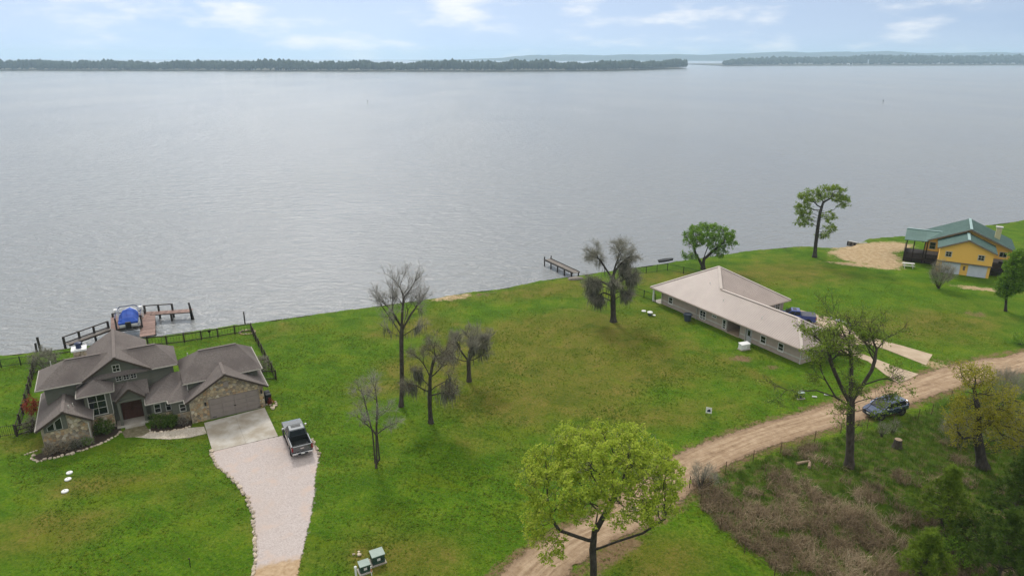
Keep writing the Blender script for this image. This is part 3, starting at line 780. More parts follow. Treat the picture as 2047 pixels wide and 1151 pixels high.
for (u0, uc, u1, z0, zr, z1, w_) in ((-2.22, 1.83, 5.88, 2.62, 4.95, 2.62, -.41), (-10.85, -7.75, -4.72, 5.08, 7.0, 5.12, 4.57), (-15.05, -12.65, -10.38, 2.45, 3.9, 2.47, .92), (-8.35, -7.0, -5.65, 2.98, 4.15, 2.98, 2.62)):
    bb((u0, w_, z0 - .1), (uc, w_, zr - .1)); bb((uc, w_, zr - .1), (u1, w_, z1 - .1))
MB().bar((-1.68, 1.84, 3.8), (-1.68, 1.84, 2.9), .09, .09).build('downspout', M['trim'], LH)
MB().bar((-10.82, 1.2, 2.25), (-10.82, 1.2, .05), .08, .08).build('downspout', M['trim'], LH)
MB().bar((-8.66, 3.22, 4.0), (-8.66, 3.22, 1.6), .10, .06).build('downspout', M['trim'], LH)
# windows
window(LH, -9.88, 3.3, 1.74, 0, 1.45, 2.16, 2, 3)
window(LH, -7.78, 5.08, 5.30, 0, .58, .68, 2, 2)
for x in (-7.72, -7.05, -6.38): window(LH, x, 5.08, 4.22, 0, .48, .46, 2, 2, fw=.05)
window(LH, -4.72, 1.9, 1.25, 0, .5, .9, 1, 2); window(LH, -3.72, 1.9, 1.25, 0, .4, .9, 1, 2); window(LH, -2.45, .95, 1.25, 0, .5, .75, 1, 2)
for x, pts in ((0, [(-14.12, 2.12), (-13.6, 2.12), (-13.6, 2.78), (-14.12, 2.46)]), (1, [(-13.45, 2.08), (-12.95, 2.08), (-12.95, 3.2), (-13.45, 2.88)])):
    cx, cz = sum(p[0] for p in pts) / 4, sum(p[1] for p in pts) / 4
    f = MB().prism([((p[0] - cx) * 1.2 + cx, 1.25, (p[1] - cz) * 1.12 + cz) for p in pts], (0, -.03, 0)).build('window', M['trim'], LH)
    MB().prism([(p[0], 1.219, p[1]) for p in pts], (0, -.02, 0)).build('pane', M['glass'], f)
# garage door
gd = MB().box(-.04, 4.92, -.01, .07, 0, 2.26).build('garage_door_frame', M['door_tan'], LH)
for j in range(4):
    for i in range(4):
        MB().box(.04 + i * 1.21, 1.21 + i * 1.21, -.045, -.012, .04 + j * .54, .55 + j * .54).build('panel', M['door_tan'], gd, bevel=.012)
MB().box(2.35, 2.55, -.07, -.046, 1.0, 1.09).build('handle', M['metal_dark'], gd)
for x in (.12, 4.65): MB().box(x, x + .42, -.07, -.046, .2, .26).build('hinge', M['metal_dark'], gd)
MB().box(1.6, 2.1, -.06, .04, 3.35, 3.95).build('louvre_vent', M['door_tan'], LH)
for x in (-.35, 5.2):
    lp = MB().box(x - .09, x + .09, -.16, -.02, 1.75, 2.1).build('wall_lamp', M['metal_dark'], LH)
# entrance
dr = MB().box(-7.95, -6.05, 4.06, 4.19, .18, 2.5).build('entrance_door', M['wood_door'], LH)
for x in (-7.45, -6.55):
    for z in (.35, 1.45): MB().box(x - .34, x + .34, 4.02, 4.055, z, z + .9).build('panel', M['wood_door'], dr, bevel=.02)
for x in (-7.06, -6.94): MB().box(x - .015, x + .015, 3.96, 4.0, 1.15, 1.5).build('handle', M['metal_dark'], dr)
for x in (-8.1, -5.9): MB().box(x - .13, x + .13, 2.85, 3.11, .16, 2.84).build('porch_post', M['siding'], LH)
MB().box(-8.3, -5.7, 2.86, 3.10, 2.66, 2.9).build('porch_beam', M['siding'], LH)
MB().prism([(-8.2, 2.98, 2.9), (-5.8, 2.98, 2.9), (-7.0, 2.98, 3.95)], (0, .1, 0)).build('porch_pediment', M['siding'], LH)
MB().box(-8.6, -5.35, 2.6, 4.2, 0, .16).build('porch_floor', M['concrete'], LH)
MB().box(-7.9, -6.1, 2.15, 2.59, 0, .08).build('step', M['concrete'], LH)
MB().box(-8.3, -8.05, 4.1, 4.19, .3, 2.3).build('sidelight', M['glass'], LH)
# chimney
ch = MB().box(-11.45, -10.35, 8.4, 9.4, 4.5, 6.95).build('chimney', M['mortar'], LH)
stones(ch, [[(-11.44, 5.6), (-10.36, 5.6), (-10.36, 6.94), (-11.44, 6.94)]], .36, 8.4, seed=9)
MB().box(-11.6, -10.2, 8.25, 9.55, 6.955, 7.12).build('cap', M['white'], ch)
M['flue'] = mat('dark blue flue', [(.3, (.02, .03, .07)), (.7, (.035, .05, .11))], 5, rough=.4)
MB().lathe([(.27, 7.12), (.24, 7.55), (.34, 7.58), (.34, 7.7), (.1, 7.8)], 12, (-10.9, 8.9, 0)).build('flue_pot', M['flue'], ch)
for (u, w_, z) in ((-12.2, 2.2, 3.62), (-11.9, 3.0, 3.4), (-13.5, 8.1, 6.2), (-1.0, 6.2, 5.1)):
    MB().tube((u, w_, z - .2), (u, w_, z + .3), .05, n=8).build('roof_vent', M['trim'], LH)
# ridge caps
rc = lambda a, b: MB().bar((a[0], a[1], a[2] + .015), (b[0], b[1], b[2] + .015), .3, .035).build('ridge_cap', M['ridge'], LH)
M['ridge'] = mat('ridge shingles', [(.3, (.13, .108, .098)), (.7, (.20, .172, .158))], 8, rough=.95)
rc((0, 4.7, 6.05), (3.85, 4.7, 6.05)); rc((-12.2, 7.4, 6.65), (-9.0, 7.4, 6.65)); rc((-6.6, 7.4, 6.65), (-3.9, 7.4, 6.65)); rc((-7.75, 4.6, 7.0), (-7.75, 13.4, 7.0)); rc((1.83, -.38, 4.95), (1.83, 2.9, 4.95)); rc((-12.65, .95, 3.9), (-12.65, 5.2, 3.9))
def lh(u, w_, z=0.0): return LH_M @ Vector((u, w_, z))
LH_M = Matrix.Translation(A) @ Matrix.Rotation(R(29.7), 4, 'Z')

# ---------------------------------------------------------------- beds and stone borders
def border(name, label, pts, size, mat_, seed, close=False, cat='edging', jit=.25):
    root = thing(name, label, cat, (pts[0][0], pts[0][1], 0)); g = random.Random(seed)
    P = [Vector((p[0], p[1])) for p in pts]; d = 0; n_ = 0
    protos = []
    for k in range(6):
        bm = bmesh.new(); bmesh.ops.create_icosphere(bm, subdivisions=1, radius=.5)
        for v in bm.verts: v.co *= 1 + g.uniform(-.28, .22)
        me = bpy.data.meshes.new('stone'); bm.to_mesh(me); bm.free(); me.materials.append(mat_); protos.append(me)
    for a, b in zip(P[:-1], P[1:]):
        L = (b - a).length; dr_ = (b - a).normalized(); nr = Vector((-dr_.y, dr_.x))
        while d < L:
            s = size * g.uniform(.7, 1.3); q = a + dr_ * d + nr * g.uniform(-jit, jit) * size
            o = bpy.data.objects.new('stone', protos[g.randrange(6)]); col.objects.link(o); o.parent = root
            o.location = (q.x - pts[0][0], q.y - pts[0][1], s * .18); o.scale = (s * g.uniform(.8, 1.3), s * g.uniform(.7, 1.0), s * g.uniform(.5, .75))
            o.rotation_euler = (0, 0, math.atan2(dr_.y, dr_.x) + g.uniform(-.4, .4)); d += s * g.uniform(.85, 1.15)
        d -= L
    return root
bed1 = [lh(*p) for p in ((-15.6, .9), (-15.3, -.25), (-12.5, -.35), (-10.2, .2), (-9.2, 1.0), (-8.3, 1.9), (-8.3, 4.1), (-10.7, 3.3), (-10.7, 1.25), (-14.8, 1.3))]
sheet('mulch_bed', bed1, .05, M['mulch'], 'dark mulch bed along the low stone gable', thick=.1, cat='flower bed')
bed2 = [lh(*p) for p in ((-5.6, 1.9), (-5.7, .15), (-4.2, -.45), (-2.6, -.6), (-1.9, -.45), (-1.85, .9), (-3.5, .9), (-3.5, 1.85))]
sheet('mulch_bed', bed2, .05, M['mulch'], 'dark mulch bed between the porch and the garage', thick=.1, cat='flower bed')
sheet('pebble_bed', XY([(262, 866), (300, 858), (345, 858), (408, 853), (413, 866), (380, 874), (340, 878), (295, 876), (266, 873)]), .045, M['pebble_bed'], 'strip of pale pebbles beside the lawn in front of the house', thick=.1, cat='flower bed')
sheet('path', [lh(*p) for p in ((-7.9, 2.1), (-6.1, 2.1), (-5.75, .4), (-6.5, -.2), (-8.0, .3), (-8.2, 1.6))], .055, mat('mossy flagstone path', [(.3, (.10, .09, .045)), (.6, (.19, .165, .10)), (.75, (.28, .24, .17))], 3, rough=.95, bump=.4), 'mossy flagstone path up to the porch', thick=.1, cat='path')
border('stone_edging', 'row of pale stones around the mulch bed of the low stone gable', [lh(*p) for p in ((-15.7, 1.2), (-15.7, .5), (-15.35, -.35), (-12.5, -.45), (-10.2, .1), (-9.1, .9), (-8.2, 1.8))], .36, M['edge_stone'], 11)
border('stone_edging', 'dark and pale stones along the pebble strip before the garage', [lh(*p) for p in ((-5.8, .2), (-4.2, -.5), (-2.6, -.66), (-1.95, -.5))], .32, M['edge_stone'], 12)
border('stone_edging', 'line of tan rocks along the curved side of the gravel drive', [(p[0] - .1, p[1]) for p in GRAVEL[:9]] + [(-18.95, 38.5)], .40, M['edge_stone'], 13)
border('stone_edging', 'few pale rocks on the drive edge beside the parked grey pickup', [(p[0] + .15, p[1]) for p in reversed(GRAVEL[-4:-1])], .38, M['edge_stone'], 14)
border('stone_edging', 'small rock pile beside the right wall of the garage', [lh(*p) for p in ((5.75, .4), (6.3, -.4), (6.0, -.9), (6.6, 0.0), (6.2, .9))], .34, M['edge_stone'], 15, jit=.8)
border('stone_edging', 'short trail of small pale stones in the lawn by the low gable', XY([(50, 909), (62, 904), (78, 899)]), .26, M['edge_stone'], 16)

# ================================================================ long house with pale metal roof
O2 = at(1600, 728)
PHS = thing('metal_roof_house', 'long low stucco house with pale pink ribbed metal roof', 'house', O2, R(120.2))
M['stucco'] = mat('pinkish grey stucco', [(.3, (.34, .275, .235)), (.7, (.42, .345, .30))], 1.4, rough=.9, bump=.1)
M['pale_metal'] = mat('pale pink metal roofing', [(.3, (.36, .295, .262)), (.7, (.42, .35, .312))], .5, rough=.48, spec=.4)
M['pale_rib'] = mat('pale roof seams', [(.3, (.46, .385, .345)), (.7, (.52, .44, .395))], .5, rough=.4)  # seams toned apart from the sheet; rib shading put into the colour
M['pale_cap'] = mat('pale ridge flashing', [(.3, (.50, .435, .385)), (.7, (.57, .50, .45))], 1, rough=.4)
M['shade_inside'] = mat('dim passage plaster', [(.3, (.16, .13, .11)), (.7, (.22, .18, .15))], 1.5, rough=.9)
ZE = 2.4
for b in ((0, 9.75, -5.5, 0, 0, ZE - .12), (12.05, 25.2, -5.5, 0, 0, ZE - .12), (9.75, 12.05, -5.5, -4.6, 0, ZE - .12), (12.7, 25.2, -12.2, -5.52, 0, ZE - .12)):
    MB().box(*b).build('wall', M['stucco'], PHS)
MB().box(9.76, 12.04, -4.59, .1, 0, .06).build('passage_floor', M['tan_concrete'], PHS)
MB().box(25.21, 26.8, -8, .3, 0, .08).build('porch_floor', M['concrete'], PHS)
for y in (.35, -4, -8, -12): MB().box(26.55, 26.75, y - .1, y + .1, .08, ZE - .18).build('porch_post', M['white'], PHS)
EV = (-.5, 26.9, -12.9, .85)
hw = (.85 + 6.35) / 2; sl = .59
zr1 = ZE + hw * sl
mb = MB()
hip(mb, -.5, 20.0, -6.35, .85, ZE - .012, (-.5 + hw, -2.75), (20.0 - .5, -2.75), zr1 - .012)
mb.build('roof', M['pale_metal'], PHS)
mb = MB()
pk = (20.0, -6.02); zpk = ZE + 4.05
V = [(12.1, -12.9, ZE - .18), (26.9, -12.9, ZE - .18), (26.9, .853, ZE - .18), (12.1, .853, ZE - .18), (12.1, -12.9, ZE), (26.9, -12.9, ZE), (26.9, .853, ZE), (12.1, .853, ZE), (pk[0], pk[1], zpk)]
mb.add(V, [(3, 2, 1, 0), (0, 1, 5, 4), (1, 2, 6, 5), (2, 3, 7, 6), (3, 0, 4, 7), (4, 5, 8), (5, 6, 8), (6, 7, 8), (7, 4, 8)])
mb.build('roof', M['pale_metal'], PHS)
def ribs(mb, a, b, c_, d, step, h=.035, wd=.05, t0=0.0):
    """ribs running from edge a-b (eave) up to edge d-c, evenly spaced along the eave and kept within the quad/triangle"""
    a, b, c_, d = map(Vector, (a, b, c_, d)); L = (b - a).length; e = (b - a).normalized()
    up = (d - a) - e * (d - a).dot(e); H = up.length; up.normalize()
    nrm = e.cross(up); nrm = nrm if nrm.z > 0 else -nrm
    da, cb = (d - a).dot(e), (c_ - a).dot(e)
    s = step * .5 + t0
    while s < L:
        if s < da: hh = H * s / da if da > 1e-6 else H
        elif s > cb: hh = H * (L - s) / max(L - cb, 1e-6)
        else: hh = H
        if hh > .15:
            p = a + e * s; mb.bar(p + nrm * h / 2, p + up * (hh - .06) + nrm * h / 2, wd, h, nrm)
        s += step
mb = MB()
r0, r1 = (-.5 + hw, -2.75, zr1), (19.5, -2.75, zr1)
ribs(mb, (-.5, .85, ZE), (16.2, .85, ZE), (16.2, -2.75, zr1), r0, .31)
ribs(mb, (-.5, -6.35, ZE), (-.5, .85, ZE), r0, r0, .31)
ribs(mb, (12.1, .853, ZE), (26.9, .853, ZE), (pk[0], pk[1], zpk), (pk[0], pk[1], zpk), .31, t0=4.1)
ribs(mb, (12.1, -12.9, ZE), (12.1, .853, ZE), (pk[0], pk[1], zpk), (pk[0], pk[1], zpk), .31)
tag(mb.build('roof_ribs', M['pale_rib'], PHS), kind='stuff')
cp = lambda a, b, wd=.34: MB().bar((a[0], a[1], a[2] + .03), (b[0], b[1], b[2] + .03), wd, .05).build('ridge_cap', M['pale_cap'], PHS)
pz = (pk[0], pk[1], zpk)
cp((-.5, .85, ZE), r0); cp((-.5, -6.35, ZE), r0); cp(r0, (16.2, -2.75, zr1)); cp(pz, (16.15, -2.7, zr1 + .1), .4); cp((26.9, .85, ZE), pz); cp((12.1, -12.9, ZE), pz); cp((26.9, -12.9, ZE), pz)
for a, b in (((-.56, .91, ZE - .1), (26.96, .91, ZE - .1)), ((-.56, .85, ZE - .1), (-.56, -6.35, ZE - .1)), ((12.04, -6.4, ZE - .1), (12.04, -12.9, ZE - .1)), ((26.96, .85, ZE - .1), (26.96, -12.9, ZE - .1))):
    MB().bar(a, b, .11, .15).build('gutter', M['stucco'], PHS)
for b in ((.05, 9.70, 0, .035, .62, .76), (12.08, 25.15, 0, .035, .62, .76)): MB().box(*b).build('band', M['trim'], PHS)
MB().box(-.035, 0, -5.4, -.05, .62, .76).build('band', M['trim'], PHS)
for x in (.08, 8.75, 17.75, 25.1): MB().bar((x, .08, 0.02), (x, .08, ZE - .12), .09, .09).build('downspout', M['trim'], PHS)
PI = math.pi
for (u0, u1, z0, z1, cc, rr) in ((22.85, 23.6, .62, 1.62, 1, 2), (16.1, 17.1, .45, 1.6, 2, 3), (14.1, 14.8, 1.38, 1.62, 2, 1), (12.3, 12.8, .40, 1.62, 1, 2), (5.5, 6.25, .62, 1.62, 1, 2), (2.72, 3.45, .62, 1.6, 1, 2)):
    window(PHS, (u0 + u1) / 2, 0, z0, PI, u1 - u0, z1 - z0, cc, rr, M['white'])
window(PHS, 0, -1.55, .65, PI * 1.5, .85, 1.1, 1, 2, M['white'])
window(PHS, 12.7, -10.9, .6, PI * 1.5, .9, 1.4, 2, 3, M['white']); window(PHS, 12.7, -8.7, .5, PI * 1.5, 1.0, 1.4, 2, 2, M['white'])
M['door_grey'] = mat('grey glazed door', [(.3, (.34, .34, .34)), (.7, (.42, .42, .43))], 2, rough=.5)
dd = MB().box(7.75, 8.6, 0, .05, .02, 1.78).build('side_door', M['door_grey'], PHS)
MB().box(7.98, 8.38, .051, .065, .85, 1.6).build('pane', M['glass'], dd)
MB().box(7.8, 7.88, .051, .1, .8, .9).build('handle', M['metal_dark'], dd)
MB().box(9.7, 9.76, .004, .03, .0, 1.9).build('jamb', M['trim'], PHS); MB().box(12.04, 12.1, .004, .03, .0, 1.9).build('jamb', M['trim'], PHS)
for (u, y) in ((14.2, -1.2), (18.5, -2.9), (7.2, -.9)):
    zz = ZE + (.85 - y) * sl
    MB().tube((u, y, zz - .1), (u, y, zz + .35), .05, n=8).build('roof_vent', M['white'], PHS)

# ================================================================ yellow house
O3 = at(1969, 556.2)
YH = thing('yellow_house', 'yellow lake house with green metal roof and garage under the gable', 'house', O3, R(-31))
M['yellow'] = mat('yellow house paint', [(.3, (.80, .47, .10)), (.7, (.84, .51, .12))], 1.2, rough=.75, stretch=(1, 1, 5))
M['green_metal'] = mat('green metal roofing', [(.3, (.085, .155, .135)), (.7, (.115, .195, .17))], .5, rough=.45, spec=.35)
M['green_cap'] = mat('pale green flashing', [(.3, (.24, .36, .345)), (.7, (.30, .42, .40))], 1, rough=.45)
M['soffit'] = mat('brown grey skirting', [(.3, (.15, .115, .09)), (.7, (.20, .155, .125))], 2, rough=.8)
M['skirt'] = mat('weathered grey boards', [(.3, (.23, .20, .19)), (.7, (.31, .275, .265))], 2, rough=.9, stretch=(5, 5, 1))
M['deck_dark'] = mat('dark stained deck', [(.3, (.020, .014, .012)), (.7, (.042, .030, .026))], 4, rough=.8)
M['garage_white'] = mat('white garage door', [(.3, (.52, .55, .62)), (.7, (.60, .63, .70))], 2, rough=.6)
MB().box(-7.3, .45, .02, 6.0, 0, 2.2).build('wall', M['yellow'], YH)
pent(MB(), -7.3, -3.42, .5, 4.5, 6.22, 4.5, -.45, 6.0, 2.28).build('wall', M['yellow'], YH)
MB().box(-7.4, .6, -.5, .0, 2.12, 2.27).build('skirting', M['soffit'], YH)
pent(MB(), -9.6, -3.1, 3.4, 4.15, 6.95, 4.15, 5.6, 14.2, 2.3).build('wall', M['yellow'], YH)
MB().box(-9.5, 3.3, 5.7, 14.1, 0, 2.29).build('wall', M['skirt'], YH)
gable_w(MB(), -7.75, -3.42, .95, 4.55, 6.46, 4.55, -.9, 5.7, .14).build('roof', M['green_metal'], YH)
gable_w(MB(), -10.15, -3.1, 3.95, 4.12, 7.2, 4.12, 4.6, 14.6, .14).build('roof', M['green_metal'], YH)
mb = MB(); mb.slab([(-12.95, 4.15, 4.2), (-9.4, 4.15, 4.3), (-7.2, 8.4, 5.42), (-12.95, 8.4, 5.42)], .12); mb.slab([(-12.95, 8.4, 5.42), (-7.2, 8.4, 5.42), (-9.4, 12.6, 4.3), (-12.95, 12.6, 4.2)], .12)
mb.build('porch_roof', M['green_metal'], YH)
mb = MB()
ribs(mb, (-7.75, -.9, 4.55), (-7.75, 5.7, 4.55), (-3.42, 5.7, 6.46), (-3.42, -.9, 6.46), .42); ribs(mb, (.95, -.9, 4.55), (.95, 4.6, 4.55), (-3.42, 4.6, 6.46), (-3.42, -.9, 6.46), .42)
ribs(mb, (-10.15, 4.6, 4.12), (-10.15, 14.6, 4.12), (-3.1, 14.6, 7.2), (-3.1, 4.6, 7.2), .42); ribs(mb, (3.95, 4.6, 4.12), (3.95, 14.6, 4.12), (-3.1, 14.6, 7.2), (-3.1, 4.6, 7.2), .42)
ribs(mb, (-12.95, 4.15, 4.2), (-9.4, 4.15, 4.3), (-9.4, 8.4, 5.42), (-12.95, 8.4, 5.42), .42)
tag(mb.build('roof_ribs', M['green_metal'], YH), kind='stuff')
for a, b in (((-3.42, -.92, 6.5), (-3.42, 5.3, 6.5)), ((-3.1, 4.58, 7.24), (-3.1, 14.6, 7.24)), ((-12.9, 8.4, 5.46), (-7.2, 8.4, 5.46))): MB().bar(a, b, .42, .06).build('ridge_cap', M['green_cap'], YH)
for (u0, uc, u1, z0, zr, w_) in ((-7.75, -3.42, .95, 4.45, 6.36, -.93), (-10.15, -3.1, 3.95, 4.02, 7.1, 4.57)):
    for a, b in (((u0, w_, z0), (uc, w_, zr)), ((uc, w_, zr), (u1, w_, z0))): MB().bar(a, b, .06, .2).build('bargeboard', M['soffit'], YH)
for x in (-5.95, -1.2): window(YH, x, -.45, 3.15, 0, .8, .8, 2, 2, M['trim'], .1)
for x0 in (-6.6, -2.72):
    g = MB().box(x0, x0 + 2.74, -.05, .015, .02, 2.02).build('garage_door', M['garage_white'], YH)
    for j in range(4): MB().box(x0 + .05, x0 + 2.69, -.075, -.052, .05 + j * .49, .50 + j * .49).build('panel', M['garage_white'], g)
for x in (-3.75, -3.35, -2.85): pass
MB().box(-3.42, -3.12, -.04, .018, .9, 1.65).build('number_board', M['soffit'], YH)
chy = MB().box(.75, 1.55, 8.0, 8.8, 4.6, 7.3).build('chimney', mat('pale yellow chimney', [(.3, (.44, .40, .22)), (.7, (.52, .48, .29))], 2, rough=.9), YH)
MB().box(.62, 1.68, 7.87, 8.93, 7.3, 7.48).build('cap', M['trim'], chy)
# left covered deck
MB().box(-12.7, -7.32, 4.6, 12.4, .55, .75).build('deck_floor', M['deck_dark'], YH)
for x, y in ((-12.5, 4.8), (-12.5, 8.4), (-12.5, 12.2), (-9.6, 4.8), (-9.2, 5.2), (-11.3, 4.8)):
    MB().box(x - .09, x + .09, y - .09, y + .09, 0, 4.25).build('porch_post', M['deck_dark'], YH)
for a, b in (((-12.7, 4.65), (-7.4, 4.65)), ((-12.7, 4.65), (-12.7, 12.4))):
    r_ = thing('deck_rail', None, None); r_.parent = YH
    MB().bar((a[0], a[1], 1.75), (b[0], b[1], 1.75), .1, .1).build('rail', M['deck_dark'], r_)
    n_ = int(math.hypot(b[0] - a[0], b[1] - a[1]) / .16)
    mb = MB()
    for k in range(n_):
        s = (k + .5) / n_; x, y = a[0] + (b[0] - a[0]) * s, a[1] + (b[1] - a[1]) * s
        mb.box(x - .06, x + .06, y - .02, y + .02, 0.05, 1.69) if a[1] == b[1] else mb.box(x - .02, x + .02, y - .06, y + .06, .05, 1.69)
    tag(mb.build('balusters', M['deck_dark'], r_), kind='stuff')
# right raised deck and openings
MB().box(.55, 4.6, 2.2, 5.6, 1.2, 1.36).build('deck_floor', M['deck_dark'], YH)
for x in (.7, 2.5, 4.45): MB().box(x - .07, x + .07, 2.25, 2.39, 0, 2.3).build('porch_post', M['deck_dark'], YH)
MB().bar((.55, 2.3, 2.3), (4.6, 2.3, 2.3), .1, .1).build('rail', M['deck_dark'], YH)
mb = MB()
for k in range(26): mb.box(.6 + k * .156, .69 + k * .156, 2.28, 2.32, .05, 2.24)
tag(mb.build('balusters', M['deck_dark'], YH), kind='stuff')
window(YH, 2.3, 5.6, 2.75, 0, 1.0, .8, 2, 1, M['trim']); window(YH, -8.4, 5.6, 2.7, 0, .9, 1.2, 1, 2, M['trim'])
window(YH, 2.6, 5.7, .9, 0, 1.3, .9, 2, 1, M['dark_trim'])
# ================================================================ fences
M['rust'] = mat('rusty fence steel', [(.3, (.06, .035, .022)), (.7, (.12, .072, .045))], 6, rough=.9)
def fence(name, label, pts, h, rails, m, spacing=2.4, post=.13, pickets=0, rail=(.05, .11), cat='fence', ends=True):
    pts = [Vector((p[0], p[1], 0)) for p in pts]
    root = thing(name, label, cat, pts[0]); o0 = pts[0]
    mb = MB()
    for i, (a, b) in enumerate(zip(pts[:-1], pts[1:])):
        L = (b - a).length; n = max(1, round(L / spacing))
        for k in range(n + (1 if i == len(pts) - 2 else 0)):
            p = a.lerp(b, k / n) - o0
            MB().box(p.x - post / 2, p.x + post / 2, p.y - post / 2, p.y + post / 2, -.3, h + .08).build('post', m, root)
        for z in rails:
            MB().bar(a - o0 + Vector((0, 0, z)), b - o0 + Vector((0, 0, z)), rail[0], rail[1]).build('rail', m, root)
        if pickets:
            n = int(L / pickets)
            for k in range(n):
                p = a.lerp(b, (k + .5) / n) - o0; mb.box(p.x - .009, p.x + .009, p.y - .009, p.y + .009, .08, h)
    if pickets: tag(mb.build('pickets', m, root), kind='stuff')
    return root
fence('wooden_fence', 'dark two rail fence around the back lawn of the stone house', XY([(296, 689), (334, 688), (369, 683.5), (403, 678), (436, 673), (470, 667), (503, 662), (512, 682), (524, 705), (537, 730), (552, 758), (523, 759)]), 1.15, (.12, 1.1), M['fence_wood'], 2.6, .14, .35)
fence('wooden_fence', 'dark rail fence running back along the left side of the stone house', XY([(69, 862), (34.7, 871), (47, 829), (58, 788), (71, 731)]), 1.2, (.15, .65, 1.12), M['fence_wood'], 2.2, .15, .5)
fence('wooden_fence', 'short dark rail fence between the grey bush and the chimney', XY([(71, 731), (112, 724), (170, 714)]), 1.15, (.15, 1.1), M['fence_wood'], 3.0, .14)
fence('iron_fence', 'thin black picket fence at the left lawn edge near the water', XY([(-60, 747), (3, 735), (42, 730), (68, 727)]), 1.15, (.2, 1.08), M['metal_dark'], 2.4, .07, .14, (.03, .04))
fence('iron_fence', 'fine mesh fence at the left edge beside the house corner', XY([(-80, 886), (0, 874), (32, 870)]), 1.2, (.15, 1.15), M['metal_dark'], 2.6, .07, .16, (.03, .035))
fence('iron_fence', 'thin black picket fence around the lawn behind the pale roofed house', XY([(1310, 604), (1265, 587), (1255, 580)]) + XY([(1248, 552), (1334, 541), (1366, 547), (1398, 555)]), 1.25, (.15, 1.2), M['metal_dark'], 2.3, .08, .16, (.03, .04))
fence('wire_fence', 'rusty post and wire fence between the dirt road and the brush', XY([(1378, 975), (1450, 945), (1505, 922), (1560, 905), (1628, 882), (1680, 866), (1835, 838), (1862, 828), (1900, 800), (1990, 775)]), 1.15, (.4, .75, 1.08), M['rust'], 3.6, .05, 0, (.012, .012))
fence('wire_fence', 'post and wire fence along the mown edge of the brown brush', XY([(1378, 975), (1400, 1010), (1440, 1060), (1488, 1105), (1548, 1150)]) + [(23, 36)], 1.1, (.4, .75, 1.05), M['rust'], 3.2, .05, 0, (.012, .012))

# ================================================================ docks
M['deck_red'] = mat('reddish brown deck boards', [(.3, (.21, .135, .11)), (.7, (.30, .20, .17))], 3, rough=.85, rand=.35)
M['deck_grey'] = mat('weathered grey boards of dock', [(.3, (.15, .13, .112)), (.7, (.26, .23, .205))], 3, rough=.9, rand=.35)
M['pile'] = mat('wet dark piles', [(.3, (.020, .016, .013)), (.7, (.045, .037, .03))], 3, rough=.7)
def planks(root, a, b, wd, z, m, pw=.24, th=.06):
    """cross planks from a to b (2D), every one its own board"""
    a, b = Vector((a[0], a[1])), Vector((b[0], b[1])); d = (b - a).normalized(); n = max(1, int((b - a).length / pw)); pw = (b - a).length / n
    me = MB().box(-(pw - .02) / 2, (pw - .02) / 2, -wd / 2, wd / 2, 0, th).mesh('plank'); me.materials.append(m)
    rz = math.atan2(d.y, d.x)
    for k in range(n):
        p = a + d * (pw * (k + .5))
        o = bpy.data.objects.new('plank', me); col.objects.link(o); o.parent = root; o.location = (p.x, p.y, z + rnd.uniform(-.008, .008)); o.rotation_euler = (0, 0, rz + rnd.uniform(-.01, .01))
DK = thing('boat_dock', 'reddish dock with dark railings around the covered boat', 'dock')
q = lambda x, y, z=.1: at(x, y, z)
def rail_run(root, a, b, z0, hs, n, m, wd=.1):
    a, b = Vector((a[0], a[1], 0)), Vector((b[0], b[1], 0))
    for h in hs: MB().bar(a + Vector((0, 0, z0 + h)), b + Vector((0, 0, z0 + h)), .12, .12).build('rail', m, root)
    for k in range(n + 1):
        p = a.lerp(b, k / n); MB().box(p.x - .11, p.x + .11, p.y - .11, p.y + .11, -2.2, z0 + max(hs) + .05).build('pile', M['pile'], root)
# right walkway from the bank, cross pier and long right arm
wa, wb = q(295, 671), q(296, 627)
planks(DK, wa, wb, 1.9, .08, M['deck_red'])
pa, pb = q(287, 627.5), q(384, 621)
planks(DK, pa, pb, 1.55, .09, M['deck_red'])
dv = (pb - pa).normalized(); nv = Vector((-dv.y, dv.x, 0))
rail_run(DK, pa + nv * .8, pa.lerp(pb, .57) + nv * .8, .15, (.95,), 2, M['fence_wood'])
rail_run(DK, pa.lerp(pb, .18) - nv * .8, pb - nv * .8, .0, (.12,), 2, M['fence_wood'])
e1 = pb - nv * .8; MB().bar((e1.x + .35, e1.y - .1, -1.4), (e1.x - .35, e1.y + .5, 1.5), .2, .2).build('brace', M['pile'], DK)
MB().box(e1.x - .11, e1.x + .11, e1.y - .11, e1.y + .11, -2.2, 1.1).build('pile', M['pile'], DK)
# left walkway beside the boat and the railed arm to the left bank
la, lb_ = q(231, 669), q(231, 633)
planks(DK, la, lb_, 1.2, .08, M['deck_red'])
ca, cb = q(226, 634), q(290, 627.5)
planks(DK, ca, cb, 1.1, .075, M['deck_red'])
rail_run(DK, ca, cb, .15, (.5,), 1, M['fence_wood'])
ra, rb = q(134, 689), q(222, 657)
planks(DK, ra, rb, 1.0, .085, M['deck_grey'])
dv2 = (rb - ra).normalized(); nv2 = Vector((-dv2.y, dv2.x, 0))
rail_run(DK, ra + nv2 * .5, rb + nv2 * .5, .15, (.12, .95), 3, M['fence_wood'])
MB().bar(ra - nv2 * .5 + Vector((0, 0, 0)), rb - nv2 * .5, .14, .2).build('stringer', M['fence_wood'], DK)
for p in (wa.lerp(wb, .35), wa.lerp(wb, .8)):
    for s in (-.9, .9): MB().box(p.x + s - .1, p.x + s + .1, p.y - .1, p.y + .1, -2.2, .05).build('pile', M['pile'], DK)
